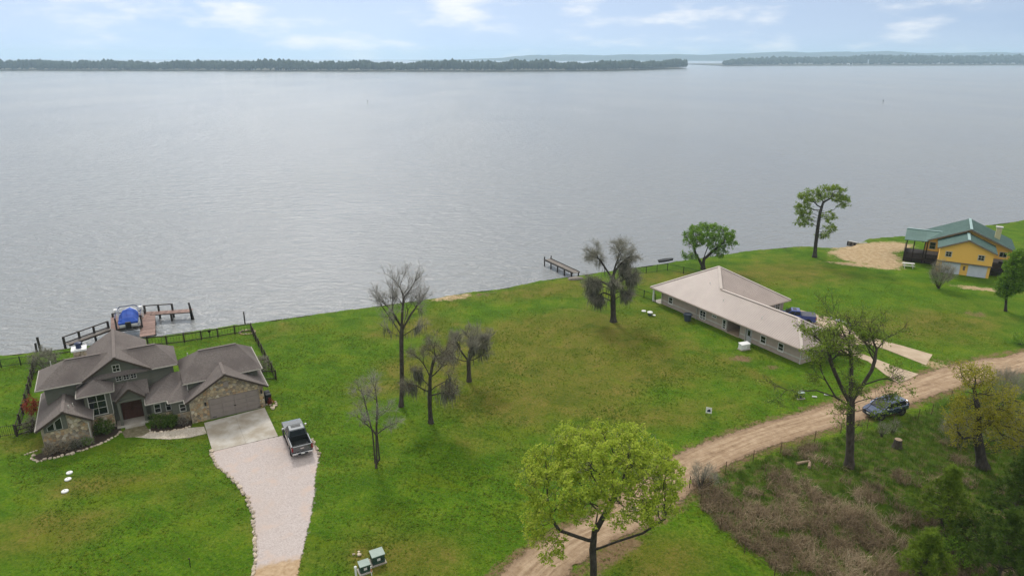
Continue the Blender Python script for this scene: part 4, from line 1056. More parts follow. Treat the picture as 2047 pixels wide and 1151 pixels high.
# boat
bc = (q(260, 660, 0) + q(262, 637, 0)) / 2
axis = (q(262, 636, 0) - q(259, 662, 0)); ang = math.atan2(axis.y, axis.x)
BT = thing('motor_boat', 'white motor boat under a bright blue cover on its lift', 'boat', (bc.x, bc.y, .35), ang)
M['gel'] = mat('white gelcoat', [(.3, (.72, .73, .74)), (.7, (.80, .81, .82))], 2, rough=.25, spec=.5)
M['blue_cover'] = mat('bright blue canvas', [(.3, (.010, .045, .26)), (.7, (.018, .085, .42))], 1.3, rough=.75, bump=.2)
M['navy'] = mat('navy blue hull side', [(.3, (.012, .018, .07)), (.7, (.02, .03, .11))], 2, rough=.35)
def hull_sec(x, hw, zk, zs, ch): return [(x, -hw, zs), (x, -hw * ch, zk + .35 * (zs - zk)), (x, 0, zk), (x, hw * ch, zk + .35 * (zs - zk)), (x, hw, zs)]
hs = [hull_sec(-3.0, 1.15, 0, 1.0, .92), hull_sec(-1, 1.2, 0, 1.02, .92), hull_sec(1.0, 1.15, .02, 1.08, .88), hull_sec(2.2, .8, .2, 1.16, .75), hull_sec(2.9, .3, .6, 1.22, .6), hull_sec(3.1, .05, .9, 1.24, .5)]
MB().loft(hs).build('hull', M['gel'], BT, True)
cs = []
for x, hw, zt in ((-3.02, 1.18, 1.02), (-2.3, 1.2, 1.5), (-.4, 1.22, 2.05), (.6, 1.18, 1.85), (1.8, .95, 1.45), (3.05, .12, 1.26)):
    cs.append([(x, -hw, .78), (x, -hw * 1.01, 1.06), (x, -hw * .55, zt * .86 + .12), (x, 0, zt), (x, hw * .55, zt * .86 + .12), (x, hw * 1.01, 1.06), (x, hw, .78)])
MB().loft(cs).build('cover', M['blue_cover'], BT, False)
MB().box(-3.35, -3.0, -.35, .35, .2, 1.15).build('outboard_motor', M['metal_dark'], BT, bevel=.06)
tw = thing('wake_tower', None, None); tw.parent = BT
pts = [(.3, -1.22, 1.05), (.15, -1.2, 2.2), (0, -.85, 2.45), (0, .85, 2.45), (.15, 1.2, 2.2), (.3, 1.22, 1.05)]
for a, b in zip(pts[:-1], pts[1:]): MB().tube(a, b, .06).build('tube', M['gel'] if a[2] < 2 or b[2] < 2 else M['navy'], tw)
LF = thing('boat_lift', 'dark lift frame with white motor boxes beside the covered boat', 'boat lift', (bc.x, bc.y, 0), ang)
for sx in (-2.2, 2.2):
    for sy in (-1.55, 1.55): MB().box(sx - .1, sx + .1, sy - .1, sy + .1, -2.2, 1.9).build('post', M['white'] if sx > 0 else M['pile'], LF)
    MB().bar((sx, -1.5, .28), (sx, 1.5, .28), .16, .16).build('cross_beam', M['metal_dark'], LF)
for sy in (-1.55, 1.55):
    MB().bar((-2.4, sy, 1.96), (2.4, sy, 1.96), .14, .14).build('top_beam', M['navy'], LF)
    MB().box(-.1, .5, sy - .22, sy + .22, 2.03, 2.45).build('motor_box', M['white'], LF, bevel=.05)
    MB().tube((-2.4, sy - .05, .9), (-2.4, sy + .05, .9), .45, n=16).build('winch_wheel', M['metal_dark'], LF)
for k in range(3): MB().bar((-2.9 - .12 * k, -1.5, .2 + .22 * k), (-2.9 - .12 * k, 1.5, .2 + .22 * k), .1, .1).build('rail', M['pile'], LF)
# lone grey dock
D2 = thing('fishing_dock', 'small weathered grey dock standing alone on thin piles', 'dock')
a2, b2 = at(1094, 518, .15), at(1152, 545, .15)
planks(D2, a2, b2, 1.5, .1, M['deck_grey'], .3)
d2 = (b2 - a2).normalized(); n2 = Vector((-d2.y, d2.x, 0))
for s in (-.7, .7): MB().bar(a2 + n2 * s, b2 + n2 * s, .1, .26).build('stringer', M['pile'], D2)
for k in range(5):
    for s in (-.72, .72):
        p = a2.lerp(b2, .02 + k * .235) + n2 * s
        MB().tube((p.x, p.y, -2.2), (p.x, p.y, .2 if k else .75), .12, n=7).build('pile', M['pile'], D2)
# boat slip wall and planks by the sand
SL = thing('slip_wall', 'low plank wall with pale cap at the sandy cove', 'retaining wall')
s0, s1, s2 = at(1697, 481.5, -.1), at(1716, 485.5, -.1), at(1733, 485, -.1)
for k in range(9):
    p = s0.lerp(s1, k / 8); MB().box(p.x - .3, p.x + .22, p.y - .06, p.y + .06, -1.6, -.16).build('plank', M['deck_grey'] if k % 3 else M['pile'], SL)
MB().bar(s0, s1, .4, .1).build('cap', M['trim'], SL)
MB().bar(s1, s2, .4, .1).build('cap', M['trim'], SL)
# wooden retaining board along the waterline
BK = thing('bulkhead', 'low dark timber bulkhead holding the lawn above the lake', 'retaining wall')
g = random.Random(4)
xsb = np.arange(-72, 118, 2.4)
for x in xsb:
    y0, y1 = float(shore_y(x)), float(shore_y(x + 2.4))
    if 58 < x < 88: continue
    j0 = .22
    MB().bar((x, y0 + j0, -.75), (x + 2.36, y1 + j0, -.75 + g.uniform(-.04, .04)), .12, .62).build('plank', M['fence_wood'], BK)
for x, y, z, h in ((760 / 1, 0, 0, 0),): pass
p = at(486, 643, -.3); tag(MB().tube((p.x, p.y + .6, -2), (p.x, p.y + .6, 1.0), .1, n=8).build('mooring_post', M['pile']), 'single thin post in the shallows off the fenced lawn', 'post')
p = at(80, 697, -.3); pp = thing('post_pair', 'leaning dark board and post at the waterline behind the grey bush', 'post', (p.x, p.y, -.4))
MB().bar((0, 0, -1), (-.1, .1, 1.7), .28, .1).build('post', M['pile'], pp); MB().bar((-.55, 0, -1), (-.45, 0, .9), .3, .1).build('board', M['pile'], pp)

# ================================================================ vehicles  (local x forward, y left, z up)
def paint(name, c, rough=.25, metal=.6):
    t = NT(name); t.b.inputs['Coat Weight'].default_value = .8; t.b.inputs['Coat Roughness'].default_value = .05
    return t.done(t.ramp(t.noise(2, 3), [(.3, tuple(x * .93 for x in c)), (.7, c)]), rough, None, metal, .5)
M['grey_paint'] = paint('grey metallic paint', (.105, .113, .122)); M['silver_roof'] = M['grey_paint']
M['navy_paint'] = paint('dark slate blue paint', (.062, .085, .155)); M['blue_paint'] = paint('bright blue paint', (.012, .045, .26), .25, .35)
M['tyre'] = mat('tyre rubber', [(.3, (.012, .012, .012)), (.7, (.022, .022, .022))], 8, rough=.9)
M['rim'] = mat('wheel alloy', [(.3, (.10, .10, .11)), (.7, (.18, .18, .19))], 8, rough=.35, metal=.8)
M['car_glass'] = mat('tinted car glass', [(.3, (.010, .012, .016)), (.7, (.016, .019, .024))], 2, rough=.2, spec=.35)
M['chrome'] = mat('chrome', [(.3, (.60, .60, .61)), (.7, (.68, .68, .69))], 4, rough=.18, metal=.9)
M['bed_black'] = mat('black bed liner', [(.3, (.010, .012, .013)), (.7, (.018, .021, .022))], 8, rough=.7)
M['red_lamp'] = mat('red tail lamp', [(.3, (.16, .008, .012)), (.7, (.26, .015, .02))], 6, rough=.2)
M['clear_lamp'] = mat('clear lamp', [(.3, (.55, .56, .58)), (.7, (.66, .67, .69))], 6, rough=.12)
M['tonneau'] = mat('grey tonneau cover', [(.3, (.075, .078, .10)), (.7, (.10, .103, .13))], 3, rough=.7)
def wheels(root, xs_, hw, r, wd=.28):
    tp = [(r * .55, -wd / 2), (r * .93, -wd / 2), (r, -wd * .32), (r, wd * .32), (r * .93, wd / 2), (r * .55, wd / 2)]
    for x in xs_:
        for s in (-1, 1):
            w_ = MB().lathe([(r * .3, -.02), (r * .3, .02)], 12, axis='y').build('wheel', M['rim'], root, loc=(x, s * hw, r))
            MB().lathe(tp, 22, axis='y').build('tyre', M['tyre'], w_, True)
            f = MB(); sd_ = s * (wd / 2 - .01)
            f.lathe([(r * .6, min(sd_, sd_ + s * .02)), (r * .6, max(sd_, sd_ + s * .02))], 20, axis='y')
            f.build('rim', M['rim'], w_)
def sec(x, hw, z0, z1, tuck=.9, sh=.06):
    return [(x, -hw * tuck, z0), (x, -hw, z0 + .25 * (z1 - z0)), (x, -hw, z1 - sh * 1.5), (x, -hw * .94, z1), (x, hw * .94, z1), (x, hw, z1 - sh * 1.5), (x, hw, z0 + .25 * (z1 - z0)), (x, hw * tuck, z0)]
def quadp(pts, off, th=.02):
    P = [Vector(p) for p in pts]; n = (P[1] - P[0]).cross(P[2] - P[0]).normalized()
    mb = MB(); mb.prism([p + n * (off - th) for p in P], n * th); return mb
def pickup(root, paintm, bed_cover=None, detail=True, plate=True):
    hw = .98
    MB().loft([sec(.9, hw, .52, 1.27), sec(1.5, hw, .52, 1.25), sec(2.4, hw * .99, .52, 1.19), sec(2.8, hw * .96, .56, 1.10), sec(2.95, hw * .88, .62, 1.0)]).build('front_body', paintm, root, False)
    MB().loft([sec(-.95, hw, .48, 1.28), sec(.92, hw, .48, 1.28)]).build('cab_body', paintm, root)
    # greenhouse
    g = [(-1.02, .90, 1.281), (1.02, .92, 1.281)]
    zb, zt = 1.27, 1.93
    B = [(-.96, -.90, zb), (1.05, -.90, zb), (1.05, .90, zb), (-.96, .90, zb)]
    T = [(-.80, -.74, zt), (.30, -.74, zt), (.30, .74, zt), (-.80, .74, zt)]
    cabm = MB(); cabm.add(B + T, [(3, 2, 1, 0), (4, 5, 6, 7), (0, 1, 5, 4), (1, 2, 6, 5), (2, 3, 7, 6), (3, 0, 4, 7)])
    cb_ = cabm.build('cab_roof', paintm, root, bevel=.07)
    def on(a, b, c_, d, k0, k1, m0=.06):
        a, b, c_, d = map(Vector, (a, b, c_, d))
        L = lambda s, t: a.lerp(b, s).lerp(d.lerp(c_, s), t)
        return [L(m0, k0), L(1 - m0, k0), L(1 - m0, k1), L(m0, k1)]
    quadp(on(B[1], B[2], T[2], T[1], .06, .92), .02).build('windscreen', M['car_glass'], root)
    quadp(on(B[3], B[0], T[0], T[3], .18, .88), .02).build('rear_window', M['car_glass'], root)
    for a, b, c_, d in ((B[0], B[1], T[1], T[0]), (B[2], B[3], T[3], T[2])):
        qd = on(a, b, c_, d, .12, .85, .05); qa, qb, qc, qe = map(Vector, qd)
        quadp([qa, qa.lerp(qb, .47), qe.lerp(qc, .47), qe], .02).build('side_window', M['car_glass'], root)
        quadp([qa.lerp(qb, .52), qb, qc, qe.lerp(qc, .52)], .02).build('side_window', M['car_glass'], root)
    MB().box(-.35, .15, -.45, .45, zt - .005, zt + .012).build('sunroof', M['car_glass'], root)
    # bed
    for s in (-1, 1):
        MB().loft([[(-2.9, s * hw, .5), (-2.9, s * hw, 1.34), (-2.9, s * (hw - .13), 1.34), (-2.9, s * (hw - .13), .5)], [(-.96, s * hw, .5), (-.96, s * hw, 1.34), (-.96, s * (hw - .13), 1.34), (-.96, s * (hw - .13), .5)]]).build('bed_side', paintm, root, bevel=.03)
    MB().box(-2.85, -.97, -hw + .14, hw - .14, .78, .84).build('bed_floor', M['bed_black'], root)
    MB().box(-1.02, -.955, -hw + .135, hw - .135, .8, 1.33).build('bed_bulkhead', M['bed_black'], root)
    for s in (-1, 1): MB().box(-2.84, -1.0, min(s * (hw - .135), s * (hw - .16)), max(s * (hw - .135), s * (hw - .16)), .84, 1.33).build('bed_liner', M['bed_black'], root)
    tg = MB().box(-2.97, -2.87, -hw + .12, hw - .12, .72, 1.32).build('tailgate', paintm, root, bevel=.02)
    MB().box(-2.985, -2.972, -.16, .16, 1.02, 1.12).build('handle', M['chrome'], tg)
    if bed_cover: MB().box(-2.9, -1.0, -hw + .03, hw - .03, 1.345, 1.38).build('bed_cover', bed_cover, root)
    bp = MB().box(-3.1, -2.93, -.95, .95, .5, .68).build('rear_bumper', M['chrome'], root, bevel=.03)
    MB().box(-3.115, -3.103, -.45, .45, .51, .67).build('bumper_step', M['tyre'], bp)
    if plate: MB().box(-3.13, -3.117, -.16, .16, .55, .66).build('number_plate', M['white'], bp)
    MB().box(2.9, 3.06, -.92, .92, .5, .7).build('front_bumper', M['chrome'], root, bevel=.03)
    MB().box(2.9, 2.985, -.6, .6, .72, 1.0).build('grille', M['tyre'], root)
    for s in (-1, 1):
        MB().box(2.8, 2.95, s * .78 - .15, s * .78 + .15, .78, .98).build('headlight', M['clear_lamp'], root)
        MB().box(-2.99, -2.86, s * .91 - .075, s * .91 + .075, .86, 1.26).build('tail_light', M['red_lamp'], root)
        MB().box(.78, .92, min(s * .98, s * 1.2), max(s * .98, s * 1.2), 1.28, 1.46).build('mirror', M['chrome'] if not bed_cover else paintm, root, bevel=.03)
        for x in (.25, -.62): MB().box(x - .1, x + .1, min(s * .981, s * 1.0), max(s * .981, s * 1.0), 1.08, 1.12).build('door_handle', paintm, root)
        for x in (-1.92, 1.78):
            mb = MB(); mb.lathe([(.52, min(s * .93, s * .99)), (.52, max(s * .93, s * .99))], 20, (x, 0, .44), 'y'); mb.build('wheel_arch', M['tyre'], root)
        MB().box(-.9, .95, min(s * .95, s * 1.03), max(s * .95, s * 1.03), .42, .47).build('running_board', M['tyre'], root)
    wheels(root, (-1.92, 1.78), .88, .41, .3)
    return root
# grey pickup on the gravel: rear wheels at the photograph's rear contact points
rl, rr_ = at(581, 909), at(623, 900)
fl = at(567, 872)
hd = (fl - rl); ang1 = math.atan2(hd.y, hd.x)
rear = (rl + rr_) / 2
ctr = rear + Vector((math.cos(ang1), math.sin(ang1), 0)) * 1.92
PU = thing('pickup_truck', 'grey crew cab pickup with open black bed on the gravel drive', 'pickup truck', (ctr.x, ctr.y, .045), ang1)
pickup(PU, M['grey_paint'])
# blue pickup
P2 = at(1610, 641)
BP = thing('pickup_truck', 'blue pickup with covered bed parked behind the pale metal roof', 'pickup truck', (40.15, 91.1, .06), R(163))
pickup(BP, M['blue_paint'], M['tonneau'], plate=False)
# suv
def suv(root, pm):
    hw = .97
    MB().loft([sec(-2.42, hw * .86, .55, 1.05), sec(-2.32, hw * .95, .45, 1.12), sec(-1.6, hw, .38, 1.13), sec(.6, hw, .36, 1.10), sec(1.2, hw, .38, 1.08), sec(1.9, hw * .97, .40, 1.0), sec(2.3, hw * .9, .42, .9), sec(2.42, hw * .78, .5, .78)]).build('body', pm, root, False)
    zb, zt = 1.09, 1.68
    secs = []
    for x, hb, ht, z1 in ((-2.30, .80, .60, 1.10), (-1.95, .86, .70, 1.60), (-1.0, .89, .74, 1.69), (-.1, .90, .74, 1.70), (.45, .90, .73, 1.62), (1.35, .86, .80, 1.09)):
        z1 = max(z1, zb + .015)
        secs.append([(x, -hb, zb), (x, -ht - .03, z1 - .07 if z1 > 1.2 else z1 - .008), (x, -ht + .06, z1), (x, ht - .06, z1), (x, ht + .03, z1 - .07 if z1 > 1.2 else z1 - .008), (x, hb, zb)])
    MB().loft(secs).build('cabin', M['car_glass'], root, False)
    mb = MB()
    roofs = []
    for x, ht, z1 in ((-2.02, .70, 1.62), (-1.0, .745, 1.715), (-.1, .745, 1.725), (.42, .73, 1.655)):
        roofs.append([(x, -ht - .05, z1 - .10), (x, -ht + .05, z1), (x, ht - .05, z1), (x, ht + .05, z1 - .10), (x, ht, z1 - .13), (x, -ht, z1 - .13)])
    rfm = MB().loft(roofs).build('roof', pm, root, False)
    MB().tube((-1.55, 0, 1.7), (-1.62, 0, 1.82), .035, n=6).build('antenna', M['tyre'], rfm)
    for s in (-1, 1):
        MB().bar((.42, s * .79, 1.6), (1.30, s * .865, 1.12), .09, .07).build('pillar', pm, root)
        for x in (-1.15, -.15): MB().bar((x, s * .80, 1.62), (x - .03, s * .905, 1.12), .08, .03).build('pillar', M['tyre'], root)
        MB().bar((-2.0, s * .76, 1.58), (-2.32, s * .87, 1.12), .16, .1).build('pillar', pm, root)
        MB().bar((.3, s * .80, 1.585), (-1.95, s * .76, 1.56), .03, .04).build('roof_rail', M['tyre'], root)
        MB().box(.82, .98, min(s * .92, s * 1.13), max(s * .92, s * 1.13), 1.1, 1.25).build('mirror', M['chrome'] if s > 0 else pm, root, bevel=.03)
        MB().bar((2.10, s * .68, .84), (2.33, s * .55, .80), .26, .1).build('headlight', M['clear_lamp'], root)
        MB().box(-2.44, -2.25, s * .74 - .14, s * .74 + .14, .9, 1.02).build('tail_light', M['red_lamp'], root)
        for x in (-1.46, 1.5):
            mb = MB(); mb.lathe([(.455, min(s * .93, s * .985)), (.455, max(s * .93, s * .985))], 20, (x, 0, .40), 'y'); mb.build('wheel_arch', M['tyre'], root)
        for x in (.1, -.95): MB().box(x - .1, x + .1, min(s * .972, s * .99), max(s * .972, s * .99), .93, .965).build('door_handle', M['chrome'], root)
        MB().bar((-1.9, s * .965, 1.1), (.6, s * .975, 1.1), .02, .03).build('window_trim', M['chrome'], root)
    MB().box(2.3, 2.445, -.5, .5, .62, .80).build('grille', M['tyre'], root)
    MB().box(2.448, 2.462, -.2, .2, .55, .66).build('number_plate', M['white'], root)
    MB().box(2.2, 2.46, -.72, .72, .36, .52).build('front_bumper', M['bed_black'], root, bevel=.03)
    wheels(root, (-1.46, 1.5), .86, .37, .24)
f0, r0_ = at(1757, 842), at(1808, 829)
ang2 = math.atan2(f0.y - r0_.y, f0.x - r0_.x)
n_s = Vector((-math.sin(ang2), math.cos(ang2), 0))
mid = (f0 + r0_) / 2 - n_s * .95
SV = thing('suv_car', 'dark slate blue suv parked on the dirt road by the wire fence', 'car', (mid.x, mid.y, .045), ang2)
suv(SV, M['navy_paint'])

# ================================================================ small things
M['box_green'] = mat('green utility enamel', [(.3, (.025, .055, .042)), (.7, (.04, .078, .06))], 3, rough=.5)
M['box_top'] = mat('pale green lid', [(.3, (.22, .29, .255)), (.7, (.29, .36, .32))], 3, rough=.5)  # lid much paler than the green cabinet
M['yellow_sticker'] = mat('pale sticker', [(.3, (.58, .58, .55)), (.7, (.68, .68, .65))], 9, rough=.6)
def utility_box(px, py, w_, d_, h_, rz, label, sticker=True):
    p = at(px, py); t = thing('utility_box', label, 'utility box', (p.x, p.y, 0), rz, 'green utility boxes')
    MB().box(-w_ / 2 - .1, w_ / 2 + .1, -d_ / 2 - .1, d_ / 2 + .1, 0, .09).build('pad', M['concrete'], t)
    MB().box(-w_ / 2, w_ / 2, -d_ / 2, d_ / 2, .09, h_).build('cabinet', M['box_green'], t, bevel=.02)
    MB().prism([(-w_ / 2 - .03, -d_ / 2 - .03, h_), (w_ / 2 + .03, -d_ / 2 - .03, h_), (w_ / 2 + .03, d_ / 2 + .03, h_ + .07), (-w_ / 2 - .03, d_ / 2 + .03, h_ + .07)], (0, 0, .05)).build('lid', M['box_top'], t)
    if sticker: MB().box(-.12, .12, -d_ / 2 - .018, -d_ / 2 - .004, h_ * .5, h_ * .5 + .2).build('sticker', M['yellow_sticker'], t)
    MB().box(w_ * .22, w_ * .3, -d_ / 2 - .03, -d_ / 2 - .004, h_ * .45, h_ * .7).build('handle', M['metal_dark'], t)
    return p
utility_box(755, 1122, .95, .75, .78, R(28), 'larger green utility box on the lawn near the gravel drive')
utility_box(729, 1141, .75, .6, .68, R(28), 'smaller green utility box beside the white pipe near the gravel drive')
utility_box(1598, 795, .75, .6, .7, R(10), 'green utility box on the lawn beside the dirt road', False)
p = at(712, 1151); t = thing('vent_pipe', 'white capped pipe in front of the smaller green utility box', 'pipe', (p.x, p.y, 0))
MB().tube((0, 0, 0), (0, 0, .75), .08, n=10).build('pipe', M['white'], t); MB().lathe([(.11, .75), (.11, .84), (.05, .9)], 10).build('cap', M['white'], t)
p = at(743, 1150); t = thing('marker_post', 'thin white and orange marker post beside the two green boxes', 'post', (p.x, p.y, 0))
MB().tube((0, 0, 0), (0, 0, .35), .035, n=8).build('post', M['white'], t); MB().tube((0, 0, .35), (0, 0, .65), .037, n=8).build('band', mat('orange band', [(.3, (.42, .10, .03)), (.7, (.52, .14, .04))], 5), t); MB().tube((0, 0, .65), (0, 0, .85), .035, n=8).build('cap', M['white'], t)
border('rock_cluster', 'small heap of grey stones on the lawn beside the larger green utility box', XY([(710, 1105), (724, 1110)]), .28, M['edge_stone'], 21, cat='rocks', jit=.9)
# septic lids
for (px, py, r, lab) in ((139, 945, .27, 'round white septic lid, farthest of the three on the left lawn'), (136, 958, .28, 'round white septic lid, middle one of the three on the left lawn'), (130, 982, .29, 'round white septic lid, nearest of the three on the left lawn'), (1287, 622, .34, 'flat round white lid on the lawn near the weeping mossy tree')):
    p = at(px, py); t = thing('septic_lid', lab, 'lid', (p.x, p.y, 0), 0, 'septic lids')
    MB().lathe([(r, 0), (r, .07), (r * .85, .11), (r * .2, .12)], 20).build('cover', M['white'], t); MB().lathe([(r * .15, .12), (r * .15, .16)], 8).build('knob', M['trim'], t)
p = at(1299, 630); t = thing('aerator_unit', 'white septic aerator with green base on the lawn near the pale roofed house', 'aerator', (p.x, p.y, 0))
MB().lathe([(.30, 0), (.30, .35), (.25, .4)], 14).build('riser', M['box_green'], t); MB().lathe([(.4, .4), (.42, .5), (.3, .58)], 14).build('cover', M['white'], t); MB().lathe([(.22, 0), (.22, .1)], 12, (.62, -.1, 0)).build('side_lid', M['white'], t)
p = at(1374, 641); t = thing('waste_bin', 'dark blue grey plastic bin against the pale stucco wall', 'bin', (p.x, p.y, 0))
M['bin'] = mat('slate blue plastic', [(.3, (.035, .045, .065)), (.7, (.055, .068, .09))], 4, rough=.55)
MB().lathe([(.42, 0), (.45, .15), (.55, 1.0), (.58, 1.02), (.58, 1.08), (.5, 1.08), (.47, .95)], 18).build('drum', M['bin'], t)
MB().box(-.66, -.56, -.12, .12, .85, .95).build('handle', M['bin'], t); MB().box(.56, .66, -.12, .12, .85, .95).build('handle', M['bin'], t)
p = at(1487, 698); t = thing('generator', 'white standby generator on the lawn beside the side door', 'generator', (p.x, p.y, 0), R(20))
MB().box(-.75, .75, -.42, .42, 0, .1).build('pad', M['concrete'], t); MB().box(-.66, .66, -.36, .36, .1, .78).build('cabinet', M['white'], t, bevel=.05)
MB().prism([(-.7, -.4, .785), (.7, -.4, .785), (.7, .4, .86), (-.7, .4, .86)], (0, 0, .05)).build('lid', M['white'], t)
for k in range(5): MB().box(.2 + k * .08, .24 + k * .08, -.372, -.361, .25, .6).build('louvre', M['trim'], t)
p = at(1416, 831); t = thing('yard_sign', 'small white yard sign with blue mark on the lawn by the road', 'sign', (p.x, p.y, 0), R(-20))
MB().box(-.3, .3, -.015, .015, .32, 1.0).build('panel', M['white'], t)
MB().prism([(-.17, -.02, .5), (.13, -.02, .5), (.2, -.02, .66), (.02, -.02, .82), (-.17, -.02, .66)], (0, -.006, 0)).build('mark', M['navy'], t)
for s in (-.25, .25): MB().box(s - .02, s + .02, -.02, .02, 0, .32).build('stake', M['metal_dark'], t)
for (px, py, l, lab) in ((1628, 794, .5, 'thin white strip lying on the lawn by the lone green box'), (1652, 790, .5, 'short pale pipe lying on the lawn beyond the lone green box')):
    p = at(px, py); tag(MB().lathe([(.07, -l / 2), (.09, -l / 2 + .03), (.09, l / 2 - .03), (.07, l / 2)], 8, axis='y').build('pipe_piece', M['white'], loc=(p.x, p.y, .09), rot=(0, 0, R(75))), lab, 'pipe')
# picnic table
p = at(1815, 534); t = thing('picnic_table', 'white picnic table with benches on the grass beside the sand', 'picnic table', (p.x, p.y, 0), R(-20))
M['table_white'] = mat('weathered white table', [(.3, (.50, .49, .46)), (.7, (.62, .61, .58))], 3, rough=.8)
for k in range(4): MB().box(-.95, .95, -.4 + k * .205, -.215 + k * .205, .72, .77).build('plank', M['table_white'], t)
for y in (-.85, .62): MB().box(-.95, .95, y, y + .25, .42, .46).build('bench', M['table_white'], t)
for x in (-.65, .65):
    MB().bar((x, -.75, 0), (x, -.2, .72), .08, .1).build('leg', M['table_white'], t); MB().bar((x, .75, 0), (x, .2, .72), .08, .1).build('leg', M['table_white'], t); MB().box(x + .05, x + .1, -.8, .8, .36, .42).build('crossbar', M['table_white'], t)
# fire pit, flat boat, stump
p = at(494, 664); border('fire_pit', 'low ring of dark stones in the corner of the fenced lawn', [(p.x + 1.0 * math.cos(a * .5), p.y + .8 * math.sin(a * .5)) for a in range(14)], .36, M['stone'], 31, cat='fire pit')
p = at(1793, 893); t = thing('tree_stump', 'cut grey stump in the grass below the dark car', 'stump', (p.x, p.y, 0))
M['bark_cut'] = mat('cut wood', [(.3, (.24, .17, .11)), (.7, (.36, .27, .19))], 6, rough=.9)
M['bark'] = mat('grey brown bark', [(.3, (.038, .030, .023)), (.5, (.065, .053, .042)), (.7, (.10, .085, .07))], 5, rough=.95, bump=.8, stretch=(1, 1, .35))
MB().lathe([(.55, -.05), (.42, .2), (.36, .6), (.34, .85)], 12).build('trunk', M['bark'], t); MB().lathe([(.335, .85), (.31, .87)], 12).build('cut_face', M['bark_cut'], t)
for px, py, l, a, lab in ((1605, 926, 1.4, .3, 'pale cut log lying left in the brush near the tall bare trunk'), (1618, 931, .9, 1.1, 'shorter pale cut log beside the fallen log in the brush')):
    p = at(px, py); d = Vector((math.cos(a), math.sin(a), 0)) * l / 2; mb = MB(); mb.tube(-d, d, .15, .12, 9); tag(mb.build('cut_log', M['bark_cut'], loc=(p.x, p.y, .13)), lab, 'log')
p = at(1151, 557.5); t = thing('flat_boat', 'small upturned flat boat on the grass by the shore', 'boat', (p.x, p.y, 0), .1)
MB().loft([[(-1.3, -.5, 0), (-1.3, .5, 0), (-1.2, .3, .2), (-1.2, -.3, .2)], [(0, -.6, 0), (0, .6, 0), (0, .42, .34), (0, -.42, .34)], [(1.3, -.3, 0), (1.3, .3, 0), (1.2, .15, .25), (1.2, -.15, .25)]]).build('hull', M['deck_grey'], t)
p = at(1331, 521.5); t = thing('rowing_boat', 'dark low boat pulled up on the bank behind the fenced lawn', 'boat', (p.x, p.y, -.2), .35)
MB().loft([[(-1.5, -.45, .45), (-1.5, 0, .0), (-1.5, .45, .45)], [(0, -.65, .5), (0, 0, 0), (0, .65, .5)], [(1.5, -.2, .6), (1.5, 0, .15), (1.5, .2, .6)]]).build('hull', M['bed_black'], t)
for px, py, lab in ((735, 207, 'thin channel marker pole far out on the lake, left of centre'), (1765, 206, 'thin channel marker pole far out on the right of the lake')):
    p = at(px, py, -1); t = thing('channel_marker', lab, 'marker', (p.x, p.y, -1)); MB().tube((0, 0, -1), (0, 0, 2.4), .16, n=8).build('pole', M['pile'], t); MB().box(-.35, .35, -.05, .05, 1.7, 2.5).build('board', M['pile'], t)

border('stone_edging', 'broken line of white stones on the grass beyond the blue pickup', XY([(1660, 638), (1676, 641), (1690, 647), (1702, 652)]), .5, M['white'], 41, jit=.5)
for i, (u, w_, lab) in enumerate(((5.95, 1.5, 'black wheeled bin against the right garage wall, nearer the back'), (5.95, .8, 'black wheeled bin against the right garage wall, nearer the drive'))):
    p = lh(u, w_); t = thing('wheeled_bin', lab, 'bin', (p.x, p.y, 0), R(29.7), 'black bins by the garage')
    MB().loft([[(-.24, -.24, .06), (.24, -.24, .06), (.24, .24, .06), (-.24, .24, .06)], [(-.3, -.3, 1.0), (.3, -.3, 1.0), (.3, .3, 1.0), (-.3, .3, 1.0)]]).build('body', M['bed_black'], t)
    MB().loft([[(-.32, -.32, 1.0), (.32, -.32, 1.0), (.32, .32, 1.0), (-.32, .32, 1.0)], [(-.28, -.28, 1.1), (.28, -.28, 1.1), (.28, .28, 1.1), (-.28, .28, 1.1)]]).build('lid', M['bed_black'], t)
    for s in (-.2, .2): MB().lathe([(.1, s - .03), (.1, s + .03)], 10, (-.25, 0, .1), 'y').build('wheel', M['tyre'], t)
p = at(381, 1133); t = thing('lawn_stake', 'thin black stake standing in the lawn left of the gravel drive', 'stake', (p.x, p.y, 0))
MB().tube((0, 0, 0), (0, .02, .75), .03, n=6).build('rod', M['metal_dark'], t); MB().box(-.05, .05, -.03, .03, .72, .82).build('head', M['metal_dark'], t)
p = at(420, 674); t = thing('garden_post', 'small dark garden post on the lawn inside the back fence', 'lamp', (p.x, p.y, 0))  # unclear small dark object, built as a plain post with a head
MB().tube((0, 0, 0), (0, 0, .7), .05, n=8).build('post', M['metal_dark'], t); MB().lathe([(.12, .7), (.2, .78), (.2, 1.0), (.05, 1.12)], 10).build('post_head', M['metal_dark'], t)
for i, (u, w_, lab) in enumerate(((-5.55, 2.9, 'dark planter pot with small plant right of the porch post'),)):
    p = lh(u, w_); t = thing('planter_pot', lab, 'planter', (p.x, p.y, 0)); MB().lathe([(.2, 0), (.28, .35), (.3, .42), (.25, .42)], 12).build('pot', M['metal_dark'], t)
